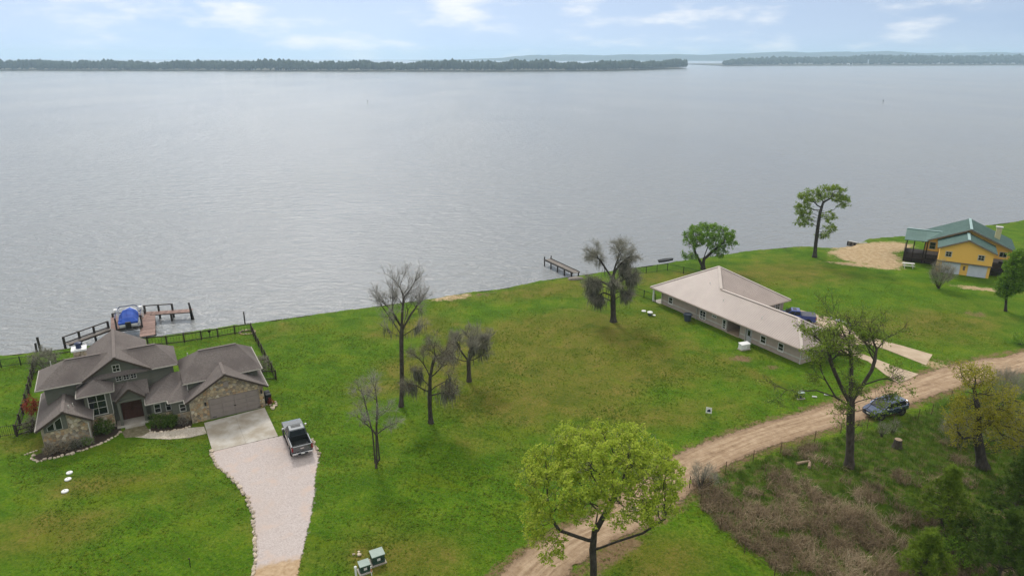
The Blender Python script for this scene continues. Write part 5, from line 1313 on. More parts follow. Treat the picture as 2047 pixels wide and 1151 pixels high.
# ================================================================ plants
def leaf_mat(name, stops, trans=.35):
    t = NT(name)
    c = t.ramp(t.attr('var'), stops)
    t.done(c, .7, None, spec=.2)
    tr = t.n('ShaderNodeBsdfTranslucent'); t.l(c, tr.inputs[0])
    mx = t.n('ShaderNodeMixShader'); mx.inputs[0].default_value = trans
    t.l(t.b.outputs[0], mx.inputs[1]); t.l(tr.outputs[0], mx.inputs[2]); t.l(mx.outputs[0], t.o.inputs[0])
    return t.m
M['leaf_spring'] = leaf_mat('spring oak leaves', [(0, (.23, .31, .03)), (.4, (.36, .46, .045)), (.75, (.47, .55, .065)), (1, (.57, .58, .11))], .5)
M['leaf_green'] = leaf_mat('fresh green leaves', [(0, (.09, .185, .018)), (.5, (.155, .29, .028)), (1, (.25, .38, .05))], .45)
M['leaf_lake'] = leaf_mat('light green leaves', [(0, (.13, .20, .024)), (.5, (.21, .30, .036)), (1, (.31, .39, .065))], .45)
M['leaf_olive'] = leaf_mat('yellow olive leaves', [(0, (.20, .20, .02)), (.5, (.34, .33, .03)), (1, (.50, .45, .05))], .5)
M['leaf_dark'] = leaf_mat('dark evergreen leaves', [(0, (.045, .085, .013)), (.5, (.085, .145, .022)), (1, (.155, .22, .04))], .4)
M['leaf_pine'] = leaf_mat('pine needles', [(0, (.10, .17, .018)), (.5, (.18, .27, .03)), (1, (.30, .39, .05))], .45)
M['leaf_red'] = leaf_mat('red shrub leaves', [(0, (.16, .02, .012)), (.5, (.30, .045, .022)), (1, (.40, .09, .04))])
M['leaf_bud'] = leaf_mat('reddish brown buds', [(0, (.07, .04, .03)), (.5, (.105, .062, .045)), (1, (.14, .09, .06))])
M['leaf_grey'] = leaf_mat('grey green sparse leaves', [(0, (.055, .06, .032)), (.5, (.085, .092, .048)), (1, (.13, .13, .07))])
M['moss'] = leaf_mat('hanging grey moss', [(0, (.085, .085, .060)), (.5, (.145, .143, .105)), (1, (.24, .24, .18))], .15)
M['dry'] = leaf_mat('dead brown brush', [(0, (.095, .066, .038)), (.4, (.18, .13, .076)), (.75, (.30, .225, .135)), (1, (.50, .41, .27))], .15)
M['tuft'] = leaf_mat('lawn tufts', [(0, (.10, .175, .008)), (.4, (.145, .225, .012)), (.7, (.20, .265, .018)), (.88, (.27, .28, .035)), (1, (.34, .26, .09))], .5)
M['rank'] = leaf_mat('rank green grass', [(0, (.045, .085, .008)), (.5, (.085, .155, .014)), (1, (.16, .23, .03))], .3)
M['bark_grey'] = mat('pale grey bark', [(.3, (.25, .23, .205)), (.7, (.42, .39, .35))], 5, rough=.95, bump=.7, stretch=(1, 1, .35))
M['bark_dark'] = mat('dark wet bark', [(.3, (.026, .022, .017)), (.5, (.046, .039, .032)), (.7, (.085, .073, .062))], 5, rough=.95, bump=.8, stretch=(1, 1, .35))
M['twig'] = mat('grey twigs', [(.3, (.23, .215, .165)), (.7, (.37, .35, .28))], 2, rough=.95)

def unit(a): return a / np.maximum(np.linalg.norm(a, axis=-1, keepdims=True), 1e-9)
def top_height(x_, y_, py):
    v = (py - PH / 2) / F_PX; c, s = math.cos(PITCH), math.sin(PITCH)
    return CAM_H - y_ * (s + v * c) / (c - v * s)

def colonize(g, start, attr, D, dk, bias=(0, 0, .1), jit=.2, maxit=160):
    """grow branches from polylines in start towards attractor points; returns positions and parents"""
    pos, par = [], []
    for pl, link_to in start:
        pl = [np.array(p, float) for p in pl]
        base = link_to
        if base is not None: base = int(np.argmin(np.linalg.norm(np.array(pos) - pl[0], axis=1)))
        prev = base if base is not None else -1
        for k in range(len(pl) - 1):
            n = max(1, int(np.linalg.norm(pl[k + 1] - pl[k]) / D))
            for j in range(n):
                if k == 0 and j == 0 and base is not None: continue
                p = pl[k] + (pl[k + 1] - pl[k]) * j / n
                pos.append(p); par.append(prev); prev = len(pos) - 1
        pos.append(pl[-1]); par.append(prev)
    P = np.array(pos); par = list(par)
    A_ = np.array(attr, float)
    d = np.linalg.norm(A_[:, None] - P[None], axis=2); ni = d.argmin(1); nd = d.min(1)
    kids = {}
    bias = np.array(bias, float)
    for it in range(maxit):
        ok = nd > dk
        A_, ni, nd = A_[ok], ni[ok], nd[ok]
        if not len(A_): break
        dirs = unit(A_ - P[ni])
        un, inv = np.unique(ni, return_inverse=True)
        acc = np.zeros((len(un), 3)); np.add.at(acc, inv, dirs)
        nw = P[un] + D * unit(unit(acc) + bias + g.normal(0, jit, acc.shape))
        keep = np.ones(len(un), bool)
        for i, u in enumerate(un):
            for c_ in kids.get(int(u), ()):
                if np.linalg.norm(P[c_] - nw[i]) < .35 * D: keep[i] = False; break
        if not keep.all():
            bad = ~keep[inv]; nd[bad] = -1
            if not keep.any(): continue
        nn = nw[keep]; s0 = len(P)
        for i, u in enumerate(un[keep]): kids.setdefault(int(u), []).append(s0 + i); par.append(int(u))
        P = np.vstack([P, nn])
        d = np.linalg.norm(A_[:, None] - nn[None], axis=2); m_ = d.min(1); a_ = d.argmin(1)
        up = (m_ < nd) & (nd > 0); nd[up] = m_[up]; ni[up] = s0 + a_[up]
    return P, np.array(par)

def radii(P, par, tip, p_):
    n = len(P); acc = np.zeros(n); nch = np.zeros(n, int)
    for i in range(n):
        if par[i] >= 0: nch[par[i]] += 1
    r = np.zeros(n); order = range(n - 1, -1, -1)
    # parents may follow children only inside start polylines, so iterate by depth
    dep = np.zeros(n, int)
    for i in range(n):
        k, dd = i, 0
        if par[i] >= 0 and par[i] < i: dep[i] = dep[par[i]] + 1
    for i in sorted(range(n), key=lambda q_: -dep[q_]):
        r[i] = tip if nch[i] == 0 else acc[i] ** (1 / p_)
        if par[i] >= 0: acc[par[i]] += r[i] ** p_
    return r, nch

def tubes(P0, P1, R0, R1, n):
    d = unit(P1 - P0); ref = np.where(np.abs(d[:, 2:3]) > .9, np.array([[1., 0, 0]]), np.array([[0, 0, 1.]]))
    a = unit(np.cross(d, ref)); b = np.cross(d, a)
    t = np.arange(n) * 2 * math.pi / n
    ring = a[:, None] * np.cos(t)[None, :, None] + b[:, None] * np.sin(t)[None, :, None]
    V = np.concatenate([P0[:, None] + ring * R0[:, None, None], P1[:, None] + ring * R1[:, None, None]], 1).reshape(-1, 3)
    i = np.arange(n); j = (i + 1) % n
    F = np.stack([i, i + n, j + n, j], -1)[None] + (np.arange(len(P0)) * 2 * n)[:, None, None]
    return V, F.reshape(-1, 4)

def join(parts):
    V, F, o = [], [], 0
    for v, f in parts:
        if len(v) == 0: continue
        V.append(v); F.append(f + o); o += len(v)
    return np.vstack(V), np.vstack(F)

def leaves(g, C_, size, n_per, spread, var=None, flat=.35, asp=.55):
    """diamond leaves around the points C_"""
    N = len(C_) * n_per
    c = np.repeat(C_, n_per, 0) + unit(g.normal(0, 1, (N, 3))) * (g.random((N, 1)) ** .5) * spread
    nrm = unit(g.normal(0, 1, (N, 3)) + np.array([0, 0, flat * 2]))
    u = unit(np.cross(nrm, g.normal(0, 1, (N, 3)))); v = np.cross(nrm, u)
    s = size * g.uniform(.6, 1.35, (N, 1))
    V = np.stack([c - u * s * .5, c + v * s * asp * .5 + nrm * s * .08, c + u * s * .5, c - v * s * asp * .5 + nrm * s * .08], 1).reshape(-1, 3)
    F = np.arange(4 * N).reshape(N, 4)
    vv = np.repeat(var if var is not None else g.random(len(C_)), n_per) * .6 + g.random(N) * .4
    return V, F, np.repeat(vv, 4)

def strands(g, P0, length, width, lean=0.0, droop=1.0):
    """tapered hanging ribbons"""
    N = len(P0); L = length * g.uniform(.4, 1.3, (N, 1))
    az = g.random((N, 1)) * 2 * math.pi; side = np.concatenate([np.cos(az), np.sin(az), 0 * az], 1)
    sw = g.normal(0, .10, (N, 3)) * L; sw[:, 2] = 0
    w_ = width * g.uniform(.6, 1.4, (N, 1))
    pts = [P0, P0 + sw + np.array([0, 0, -1]) * L * .45, P0 + sw * 1.5 + np.array([0, 0, -1]) * L]
    ws = [w_ * .5, w_, w_ * .12]
    V = np.stack([q_ + s * side * k for q_, k in zip(pts, ws) for s in (-1, 1)], 1).reshape(-1, 3)
    b = np.arange(N)[:, None] * 6
    F = np.concatenate([b + np.array([[0, 1, 3, 2]]), b + np.array([[2, 3, 5, 4]])], 0)
    return V, F, np.repeat(g.random(N), 6)

def twigs(g, P, D, k, length, r, up=.15, mode=.8):
    """forked bare twigs leaving the points P with directions D"""
    N = len(P) * k
    p = np.repeat(P, k, 0); d = unit(np.repeat(D, k, 0) * mode + g.normal(0, .55, (N, 3)) + np.array([0, 0, up]))
    L = length * g.uniform(.5, 1.3, (N, 1))
    m_ = p + d * L * .5; e = m_ + unit(d + g.normal(0, .35, (N, 3))) * L * .5
    e2 = m_ + unit(d + g.normal(0, .6, (N, 3))) * L * .45
    e3 = p + d * L * .25 + unit(d + g.normal(0, .7, (N, 3))) * L * .4
    one = np.ones(N)
    return join([tubes(p, m_, one * r, one * r * .75, 3), tubes(m_, e, one * r * .75, one * r * .3, 3), tubes(m_, e2, one * r * .6, one * r * .25, 3), tubes(p + d * L * .25, e3, one * r * .6, one * r * .25, 3)]), np.vstack([e, e2, e3, m_])

def lobe_points(g, lobes):
    out_ = []
    for (cx, cy, cz, rx, ry, rz, n, shell) in lobes:
        q_ = unit(g.normal(0, 1, (n, 3))); rr = (shell + (1 - shell) * g.random((n, 1))) ** .6
        out_.append(q_ * rr * np.array([rx, ry, rz]) + np.array([cx, cy, cz]))
    return np.vstack(out_)

def fan(g, limbs, levels=5, ratio=.78, angle=24, up=.12, seg=3, wob=.10, kids=(2, 2)):
    """forking fan of branches; limbs = (start polyline, azimuth deg, tilt from vertical deg, length, levels)"""
    P, par = [], []
    def run(p, d, L, lev, parent):
        for k in range(seg):
            d = unit(d + g.normal(0, wob, 3) + np.array([0, 0, up * .35])); p = p + d * L / seg
            P.append(p); par.append(parent); parent = len(P) - 1
            if k < seg - 1 and lev > 0 and g.random() < .6: fork(p, d, L * ratio * .8, lev - 1, parent, angle * g.uniform(1.2, 2.0))
        if lev <= 0: return
        n = int(g.integers(kids[0], kids[1] + 1)); a0 = g.random() * 6.28
        for i in range(n): fork(p, d, L * ratio * g.uniform(.8, 1.15), lev - 1, parent, angle * g.uniform(.6, 1.3), a0 + i * 6.28 / n)
    def fork(p, d, L, lev, parent, ang_, az=None):
        az = g.random() * 6.28 if az is None else az
        ref = np.array([1., 0, 0]) if abs(d[2]) > .9 else np.array([0, 0, 1.])
        a = unit(np.cross(d, ref)); b = np.cross(d, a); t_ = math.radians(ang_)
        run(p, unit(d * math.cos(t_) + (a * math.cos(az) + b * math.sin(az)) * math.sin(t_) + np.array([0, 0, up])), L, lev, parent)
    poly = []
    for pl, az, tilt, L, lev in limbs:
        pl = [np.array(q_, float) for q_ in pl]
        parent = -1
        if P:
            j = poly[int(np.argmin(np.linalg.norm(np.array([P[q_] for q_ in poly]) - pl[0], axis=1)))]
            if np.linalg.norm(P[j] - pl[0]) < .8: parent = j
        for k in range(len(pl) - 1):
            n = max(1, int(np.linalg.norm(pl[k + 1] - pl[k]) / .5))
            for j in range(1 if (parent >= 0 and k == 0) else 0, n):
                P.append(pl[k] + (pl[k + 1] - pl[k]) * j / n); par.append(parent); parent = len(P) - 1; poly.append(parent)
        if L <= 0: 
            P.append(pl[-1]); par.append(parent); continue
        az, t_ = math.radians(az), math.radians(tilt)
        run(pl[-1] if len(pl) > 1 or parent < 0 else P[parent], np.array([math.sin(t_) * math.cos(az), math.sin(t_) * math.sin(az), math.cos(t_)]), L, lev, parent)
    return np.array(P), np.array(par)

def tree(name, label, base, trunk, lobes, seed, D=.6, dk=.8, tip=.014, pexp=2.35, root_r=.25, bark='bark', leaf=None, twig=None, moss=None, extra=(), bias=(0, 0, .12), jit=.22, cat='tree', group=None, noleaf_below=-1, flare=True, fill=3.2, limbs=None, fan_args=None, lean=None):
    g = np.random.default_rng(seed)
    root = thing(name, label, cat, (base[0], base[1], 0), 0, group)
    if lobes: att = lobe_points(g, [l[:6] + (int(l[6] * fill), l[7] * .8) for l in lobes]); dk = D * 1.2
    if limbs: P, par = fan(g, limbs, **(fan_args or {}))
    else: P, par = colonize(g, [(trunk, None)] + [(e, 0) for e in extra], att, D, dk, bias, jit)
    # crown outlines were read off the photograph: take out the outward lean that the lens gives to upright things
    kx = base[0] / base[1] * .27 if lean is None else lean
    P = P.copy(); P[:, 0] -= P[:, 2] * kx
    r, nch = radii(P, par, tip, pexp)
    k = r.max(); r = r * (1 + (root_r / k - 1) * np.clip(r / k * 1.6, 0, 1))
    if flare: r = r * (1 + .7 * np.exp(-np.maximum(P[:, 2], 0) / .35) * (r > .5 * root_r))
    ch = np.where(par >= 0)[0]; pa = par[ch]
    # main continuation keeps the parent's radius, side branches start at their own
    main = np.full(len(P), -1)
    for c_ in ch:
        if main[par[c_]] < 0 or r[c_] > r[main[par[c_]]]: main[par[c_]] = c_
    R0 = np.where(main[pa] == ch, r[pa], np.minimum(r[pa], r[ch] * 1.25)); R1 = r[ch]
    thick = R1 > .045
    ext = unit(P[ch] - P[pa]) * (R1 * .25)[:, None]
    parts = []
    if thick.any(): parts.append(tubes(P[pa][thick], (P[ch] + ext)[thick], R0[thick], R1[thick], 7))
    if thick.any():
        V, F = join(parts); me = np_mesh('trunk', V, F); me.shade_smooth(); link('trunk', me, M[bark], root)
    if (~thick).any():
        V, F = tubes(P[pa][~thick], (P[ch] + ext)[~thick], R0[~thick], R1[~thick], 4); tag(link('branches', np_mesh('branches', V, F), M[bark], root), kind='stuff')
    dirs = np.zeros_like(P); dirs[ch] = unit(P[ch] - P[pa])
    fine = np.where((r < tip * 2.2) & (P[:, 2] > noleaf_below))[0]
    ends = P[fine]
    if twig:
        (V, F), tips_ = twigs(g, P[fine], dirs[fine], twig['k'], twig['len'], twig['r'], twig.get('up', .15), twig.get('mode', .8))
        tag(link('twigs', np_mesh('twigs', V, F), M[twig.get('mat', 'twig')], root), kind='stuff')
        if twig.get('leafy'): ends = tips_[g.random(len(tips_)) < twig['leafy']]
    if leaf:
        sel = ends[g.random(len(ends)) < leaf.get('prob', 1)]
        if leaf.get('gap'):
            ph = g.random(6) * 6.28; q_ = sel / leaf.get('clump', 1.0)
            nz = np.sin(q_[:, 0] * 2.1 + ph[0] + np.sin(q_[:, 1] * 1.7 + ph[1])) + np.sin(q_[:, 2] * 2.6 + ph[2] + np.sin(q_[:, 0] * 1.3 + ph[3])) + np.sin(q_[:, 1] * 2.3 + ph[4] + q_[:, 2])
            sel = sel[nz + g.normal(0, .35, len(nz)) > leaf['gap']]
        V, F, va = leaves(g, sel, leaf['size'], leaf['n'], leaf['spread'], flat=leaf.get('flat', .35))
        tag(link('crown', np_mesh('crown', V, F, {'var': va}), M[leaf['mat']], root), kind='stuff')
        print(name, 'nodes', len(P), 'fine', len(fine), 'ends', len(ends), 'leaves', len(F))
    else: print(name, 'nodes', len(P), 'fine', len(fine))
    if moss:
        z0, z1 = moss['z']; rr = r < moss.get('rmax', .09)
        cand = np.where((P[:, 2] > z0) & (P[:, 2] < z1) & rr & (r > tip * 1.35))[0]
        cand = g.choice(cand, min(len(cand), moss['n']), replace=False)
        b = np.repeat(P[cand], moss['k'], 0) + g.normal(0, .14, (len(cand) * moss['k'], 3)) * np.array([1, 1, .6])
        V, F, va = strands(g, b, moss['len'], moss['w'])
        tag(link('spanish_moss', np_mesh('spanish_moss', V, F, {'var': va}), M['moss'], root), kind='stuff')
    return root

def bxy(px, py): p = at(px, py); return (p.x, p.y)
# ---- big spring oak by the road
def clumps(seed, cen, rad, n, r0, r1, npts, zmin=-.45, keep=None):
    g = np.random.default_rng(seed); out_ = []; pts = []
    tries = 0
    while len(out_) < n and tries < 4000:
        tries += 1
        q_ = unit(g.normal(0, 1, 3))
        if q_[2] < zmin: continue
        r_ = g.uniform(r0, r1); c = np.array(cen) + q_ * np.array(rad) * g.uniform(.72, 1.05)
        if any(np.linalg.norm(c - p) < .85 * (r_ + s_) * .8 for p, s_ in pts): continue
        pts.append((c, r_)); out_.append((c[0], c[1], c[2], r_ * 1.15, r_ * 1.1, r_ * .75, npts, .35))
    return out_
tree('oak_tree', 'large yellow green oak arching over the dirt road in front', bxy(1185, 1183), [(0, 0, -.3), (.05, 0, 2.2), (.0, .1, 3.6), (.12, 0, 5.2), (.4, .3, 6.6)],
     clumps(5, (.7, .2, 8.9), (4.4, 3.7, 3.3), 34, .85, 1.55, 60) + [(-3.7, -.6, 6.0, 1.2, 1.2, 1.1, 70, .3), (-3.0, -1.4, 5.0, 1.0, 1.0, .8, 50, .3), (-3.9, 0, 9.2, 1.2, 1.2, 1.0, 60, .3), (5.2, .4, 8.6, 1.2, 1.3, 1.2, 60, .3), (4.9, .8, 6.6, .9, 1.0, .8, 30, .3)],
     11, D=.36, tip=.008, pexp=2.25, root_r=.25, bark='bark_dark', twig=dict(k=1, len=.5, r=.008, leafy=1), leaf=dict(mat='leaf_spring', size=.19, n=9, spread=.27, flat=.7, gap=-.65, clump=.75), fill=2.6,
     extra=([(.0, .1, 3.5), (1.6, -.1, 4.4), (3.4, -.2, 5.2), (4.9, -.2, 6.4)], [(.05, 0, 4.3), (-1.3, -.2, 5.0), (-2.3, -.3, 5.5), (-2.9, -.4, 6.7)], [(.12, 0, 5.0), (1.0, .2, 6.8), (1.9, .3, 8.4)]))
# ---- tall half bare tree by the wire fence
tree('pecan_tree', 'tall tree with sparse new leaves standing in the brush by the road', bxy(1697, 932), None, None, 12, tip=.010, pexp=2.1, root_r=.36, bark='bark', twig=dict(k=1, len=.7, r=.009, leafy=.6, mat='bark'), leaf=dict(mat='leaf_lake', size=.18, n=4, spread=.32, gap=.1, clump=.9),
     limbs=[([(0, 0, -.3), (.1, 0, 2), (.14, 0, 6.4), (.2, .1, 8.4), (.25, .1, 10.4)], 90, 4, 1.78, 4), ([(.14, 0, 6.4), (-.7, .1, 8.2), (-1.5, .1, 10.2)], 170, 14, 1.57, 4), ([(.14, 0, 6.6), (1.2, 0, 8.4), (2.2, 0, 10.2)], 20, 16, 1.57, 4),
            ([(.14, 0, 6.2), (-1.4, -.4, 7.4), (-3.2, -.7, 8.2), (-4.8, -.8, 8.2)], 190, 85, 1.16, 3), ([(.14, 0, 6.5), (1.0, -.8, 7.4)], 310, 50, 1.16, 3), ([(-1.4, -.4, 7.4), (-2.0, -.2, 8.6)], 140, 25, 1.16, 3), ([(.2, .1, 8.4), (-.3, -.8, 9.2)], 250, 45, 1.05, 3), ([(1.2, 0, 8.4), (2.2, -.3, 8.9)], 340, 60, 1.05, 3),
            ([(.1, 0, 3.9), (-.7, -.3, 4.3)], 200, 35, 0.41, 1), ([(.1, 0, 3.8), (.6, -.2, 4.3)], 340, 30, 0.41, 1), ([(.12, 0, 5.4), (-.9, -.8, 5.9)], 230, 55, 0.73, 2), ([(.12, 0, 5.6), (1.1, -.5, 6.2)], 330, 55, 0.84, 2)], fan_args=dict(ratio=.83, angle=30, up=.05, wob=.14))
# ---- bare mossy trees on the middle lawn
tree('bare_tree', 'tallest leafless tree on the lawn with moss on a forked grey trunk', bxy(802, 812), None, None, 21, tip=.008, pexp=2.1, root_r=.23, bark='bark', twig=dict(k=1, len=.8, r=.010, up=.25, mat='bark_grey'), moss=dict(z=(6.5, 11.0), n=60, k=3, len=.9, w=.036, rmax=.12),
     limbs=[([(0, 0, -.3), (.1, 0, 3), (.05, 0, 7.6), (.1, .1, 10.4)], 90, 3, 1.75, 4), ([(.05, 0, 8.4), (-.9, 0, 10.0), (-1.7, 0, 11.2)], 175, 26, 0.86, 3), ([(.05, 0, 8.8), (.9, .1, 10.4)], 10, 30, 1.12, 4), ([(.05, 0, 9.2), (-.3, -.6, 10.4)], 220, 25, 1.07, 4), ([(.05, 0, 8.0), (-.9, .1, 8.6)], 180, 55, 0.60, 2), ([(.05, 0, 8.1), (1.0, 0, 8.9)], 0, 50, 0.69, 3), ([(.05, 0, 8.6), (.3, .8, 9.8)], 70, 30, 1.03, 3)], fan_args=dict(ratio=.82, angle=27, up=.10, wob=.10))
tree('bare_tree', 'small pale leafless tree with three thin stems nearest the drive', bxy(752, 935), None, None, 22, tip=.006, pexp=2.2, root_r=.10, bark='bark', twig=dict(k=2, len=.6, r=.007, mat='bark_grey'), moss=dict(z=(2.5, 5.5), n=10, k=3, len=.5, w=.035),
     limbs=[([(0, 0, -.2), (.05, 0, 1), (.0, 0, 4.0)], 60, 15, 0.95, 3), ([(.02, 0, 3.4), (.7, -.2, 4.3)], 340, 55, 0.69, 3), ([(.02, 0, 3.6), (-.7, 0, 4.5)], 190, 55, 0.69, 3), ([(-.25, .9, -.1), (-.5, .9, 3.2), (-1.1, .8, 6.0)], 160, 14, 0.95, 3), ([(.2, .8, -.1), (-.1, .8, 3.5), (-.05, .8, 6.2)], 60, 8, 1.07, 3), ([(-.7, .9, 4.2), (-1.3, .8, 5.0)], 190, 45, 0.60, 2), ([(-.1, .8, 4.6), (.6, .7, 5.4)], 350, 45, 0.69, 2)], fan_args=dict(ratio=.82, angle=28, up=.06, wob=.14))
tree('mossy_tree', 'leafless tree with reddish buds and long ragged moss on the lawn', bxy(862, 845), None, None, 23, tip=.008, pexp=2.2, root_r=.22, bark='bark_dark', twig=dict(k=2, len=.65, r=.008, leafy=.5), leaf=dict(mat='leaf_bud', size=.08, n=2, spread=.15), moss=dict(z=(2.0, 5.6), n=230, k=3, len=1.25, w=.034, rmax=.1),
     limbs=[([(0, 0, -.2), (-.15, 0, 2), (-.1, 0, 5.2), (.1, 0, 6.4)], 40, 10, 1.16, 4), ([(-.1, 0, 5.2), (.9, .1, 6.0)], 10, 35, 0.99, 3), ([(-.1, 0, 5.4), (-.6, 0, 6.4)], 160, 28, 0.86, 3), ([(-.15, 0, 3.4), (-1.2, -.2, 4.3)], 190, 70, 0.65, 3), ([(-.15, 0, 3.8), (.9, -.2, 4.6)], 350, 65, 0.69, 3), ([(-.15, 0, 4.2), (-.9, .3, 4.9)], 150, 70, 0.60, 3), ([(-.15, 0, 3.1), (.8, -.5, 3.7)], 330, 70, 0.69, 3)], fan_args=dict(ratio=.83, angle=29, up=.02, wob=.12))
tree('mossy_tree', 'short round leafless tree with pale moss beneath its crown on the lawn', bxy(938, 762), None, None, 24, tip=.009, pexp=2.2, root_r=.24, bark='bark', twig=dict(k=2, len=.6, r=.009, up=.3), moss=dict(z=(2.2, 4.7), n=130, k=3, len=1.0, w=.036, rmax=.12),
     limbs=[([(0, 0, -.2), (-.05, 0, 1.6), (-.1, 0, 3.2)], 90, 6, 1.07, 4), ([(-.08, 0, 2.6), (-.8, 0, 3.6)], 180, 38, 0.90, 4), ([(-.08, 0, 2.8), (.7, 0, 3.7)], 0, 38, 0.90, 4), ([(-.08, 0, 2.7), (0, -.7, 3.6)], 270, 35, 0.86, 4), ([(-.08, 0, 2.9), (.1, .7, 3.8)], 90, 35, 0.86, 3), ([(-.08, 0, 2.4), (-1.0, -.3, 2.9)], 200, 65, 0.65, 3), ([(-.08, 0, 2.5), (1.0, -.2, 3.1)], 345, 62, 0.65, 3)], fan_args=dict(ratio=.83, angle=27, up=.12, wob=.10))
tree('mossy_tree', 'weeping leafless tree draped in moss beside the long pale house', bxy(1226, 643), None, None, 25, tip=.011, pexp=2.15, root_r=.38, bark='bark_dark', twig=dict(k=2, len=.9, r=.011, up=-.05, leafy=.25), leaf=dict(mat='leaf_grey', size=.10, n=2, spread=.2), moss=dict(z=(2.0, 9.0), n=620, k=3, len=1.5, w=.038, rmax=.13),
     limbs=[([(0, 0, -.2), (-.05, 0, 2.5), (-.1, 0, 6), (.1, 0, 8.2)], 0, 24, 1.38, 4), ([(-.1, 0, 6.4), (-1.0, 0, 7.8), (-1.6, 0, 8.8)], 180, 40, 0.95, 4), ([(-.05, 0, 7.2), (.8, .2, 8.4)], 20, 40, 1.12, 4), ([(-.1, 0, 5.0), (-1.3, -.1, 6.0)], 185, 75, 0.8, 4), ([(-.1, 0, 5.4), (1.1, -.2, 6.3)], 350, 70, 0.8, 4), ([(-.1, 0, 3.8), (-1.2, -.3, 4.6)], 200, 80, 0.7, 4), ([(-.1, 0, 4.2), (.9, -.3, 4.8)], 330, 80, 0.60, 3), ([(-.1, 0, 3.0), (-1.3, .1, 3.7)], 175, 80, .75, 3), ([(-.1, 0, 3.2), (1.0, .2, 3.9)], 10, 80, .6, 3), ([(-.1, 0, 4.6), (-1.4, .3, 5.3)], 170, 80, .9, 3), ([(-.1, 0, 5.8), (.9, .4, 6.6)], 30, 75, .8, 3), ([(-.1, 0, 6.0), (-.3, -1.0, 7.0)], 260, 55, 0.95, 3)], fan_args=dict(ratio=.84, angle=29, up=-.03, wob=.14))
# ---- leafy trees by the water
tree('shade_tree', 'round bright green tree behind the peak of the pale metal roof', bxy(1405, 538), [(0, 0, -.3), (.1, 0, 1.4), (.3, 0, 2.6), (.8, 0, 4.0)],
     [(1.2, 0, 6.3, 4.3, 3.6, 1.7, 260, .65), (-1.9, 0, 5.2, 1.7, 2.2, 1.5, 100, .5), (4.2, 0, 5.2, 1.6, 2.0, 1.4, 90, .5), (-2.2, 0, 2.4, 1.6, 1.4, .7, 50, .5), (2.6, 0, 3.4, 1.6, 1.5, 1.0, 60, .5)],
     31, D=.45, dk=.65, tip=.014, pexp=2.25, root_r=.34, bark='bark_dark', twig=dict(k=1, len=.5, r=.010, leafy=.9), leaf=dict(mat='leaf_green', size=.25, n=11, spread=.38, gap=-1.2, clump=.8), extra=([(.0, 0, .3), (-.6, 0, 1.6), (-1.3, 0, 2.8), (-1.7, 0, 4.2)], [(.2, 0, 1.8), (1.4, .1, 3.0), (2.6, .1, 4.0), (3.6, 0, 5.0)]))
tree('lakeside_tree', 'tall wind swept green tree leaning over the water by the sandy cove', bxy(1628, 514), [(0, 0, -.3), (.2, 0, 2.5), (.5, 0, 5.5), (.9, 0, 8.6), (1.3, 0, 10.0)],
     [(3.0, 0, 12.2, 2.6, 2.2, 1.2, 150, .5), (-.6, 0, 11.4, 2.4, 2.0, 1.1, 130, .5), (-2.2, 0, 9.3, 1.7, 1.8, 1.5, 110, .5), (-1.8, 0, 7.0, 1.7, 1.6, 1.2, 80, .5), (4.8, 0, 10.6, 1.4, 1.4, 1.1, 60, .5), (2.2, 0, 8.0, 1.5, 1.5, 1.0, 50, .5), (2.9, 0, 5.6, 1.0, 1.2, 1.2, 40, .5), (1.5, 0, 4.3, 1.2, 1.0, .6, 24, .5)],
     32, D=.45, dk=.65, tip=.014, pexp=2.25, root_r=.33, bark='bark_dark', twig=dict(k=1, len=.5, r=.011, leafy=.85), leaf=dict(mat='leaf_lake', size=.26, n=11, spread=.38, gap=-1.0, clump=.8), moss=dict(z=(3.0, 5.2), n=20, k=3, len=.6, w=.06))
tree('slender_tree', 'narrow dark green tree at the right edge below the yellow house', bxy(2010, 622), [(0, 0, -.2), (.05, 0, 1.6), (.3, 0, 4), (.8, 0, 7.2)],
     [(.8, 0, 4.4, 1.7, 1.6, 1.7, 150, .4), (1.3, 0, 6.6, 1.4, 1.4, 1.6, 120, .4), (2.0, 0, 8.2, 1.5, 1.5, 1.2, 70, .4), (-.3, 0, 3.0, 1.0, 1.0, .8, 50, .4)],
     33, D=.4, dk=.55, tip=.012, pexp=2.3, root_r=.17, bark='bark_dark', twig=dict(k=2, len=.45, r=.009, leafy=1), leaf=dict(mat='leaf_green', size=.22, n=8, spread=.32), fill=5)
# ---- right edge: gnarled olive leaved oak, vines and pines
tree('gnarled_oak', 'gnarled dark oak wrapped in yellow olive leaves at the right edge', bxy(1965, 935), [(0, 0, -.3), (-.3, 0, 2), (-.5, .1, 3.6), (-.3, .2, 5.6), (-.5, .5, 7.8)],
     [(-1.8, 0, 4.0, 1.5, 1.5, 1.5, 150, .3), (-.6, .2, 6.0, 2.2, 1.8, 1.7, 220, .3), (1.8, .3, 6.2, 2.0, 2.0, 2.0, 220, .3), (-.3, .6, 9.0, 1.8, 1.6, 1.2, 130, .3), (2.8, 0, 3.6, 2.0, 1.8, 1.6, 160, .3)],
     41, D=.4, dk=.52, tip=.013, pexp=2.15, root_r=.42, bark='bark_dark', twig=dict(k=2, len=.6, r=.008, leafy=.8), leaf=dict(mat='leaf_olive', size=.15, n=7, spread=.34, gap=-.8, clump=.7), extra=([(-.4, 0, 3.0), (-1.2, -.2, 3.4), (-1.9, -.2, 3.2), (-2.4, -.1, 3.9)], [(-.4, .1, 4.0), (.6, .2, 4.6), (1.4, .3, 5.8)]))
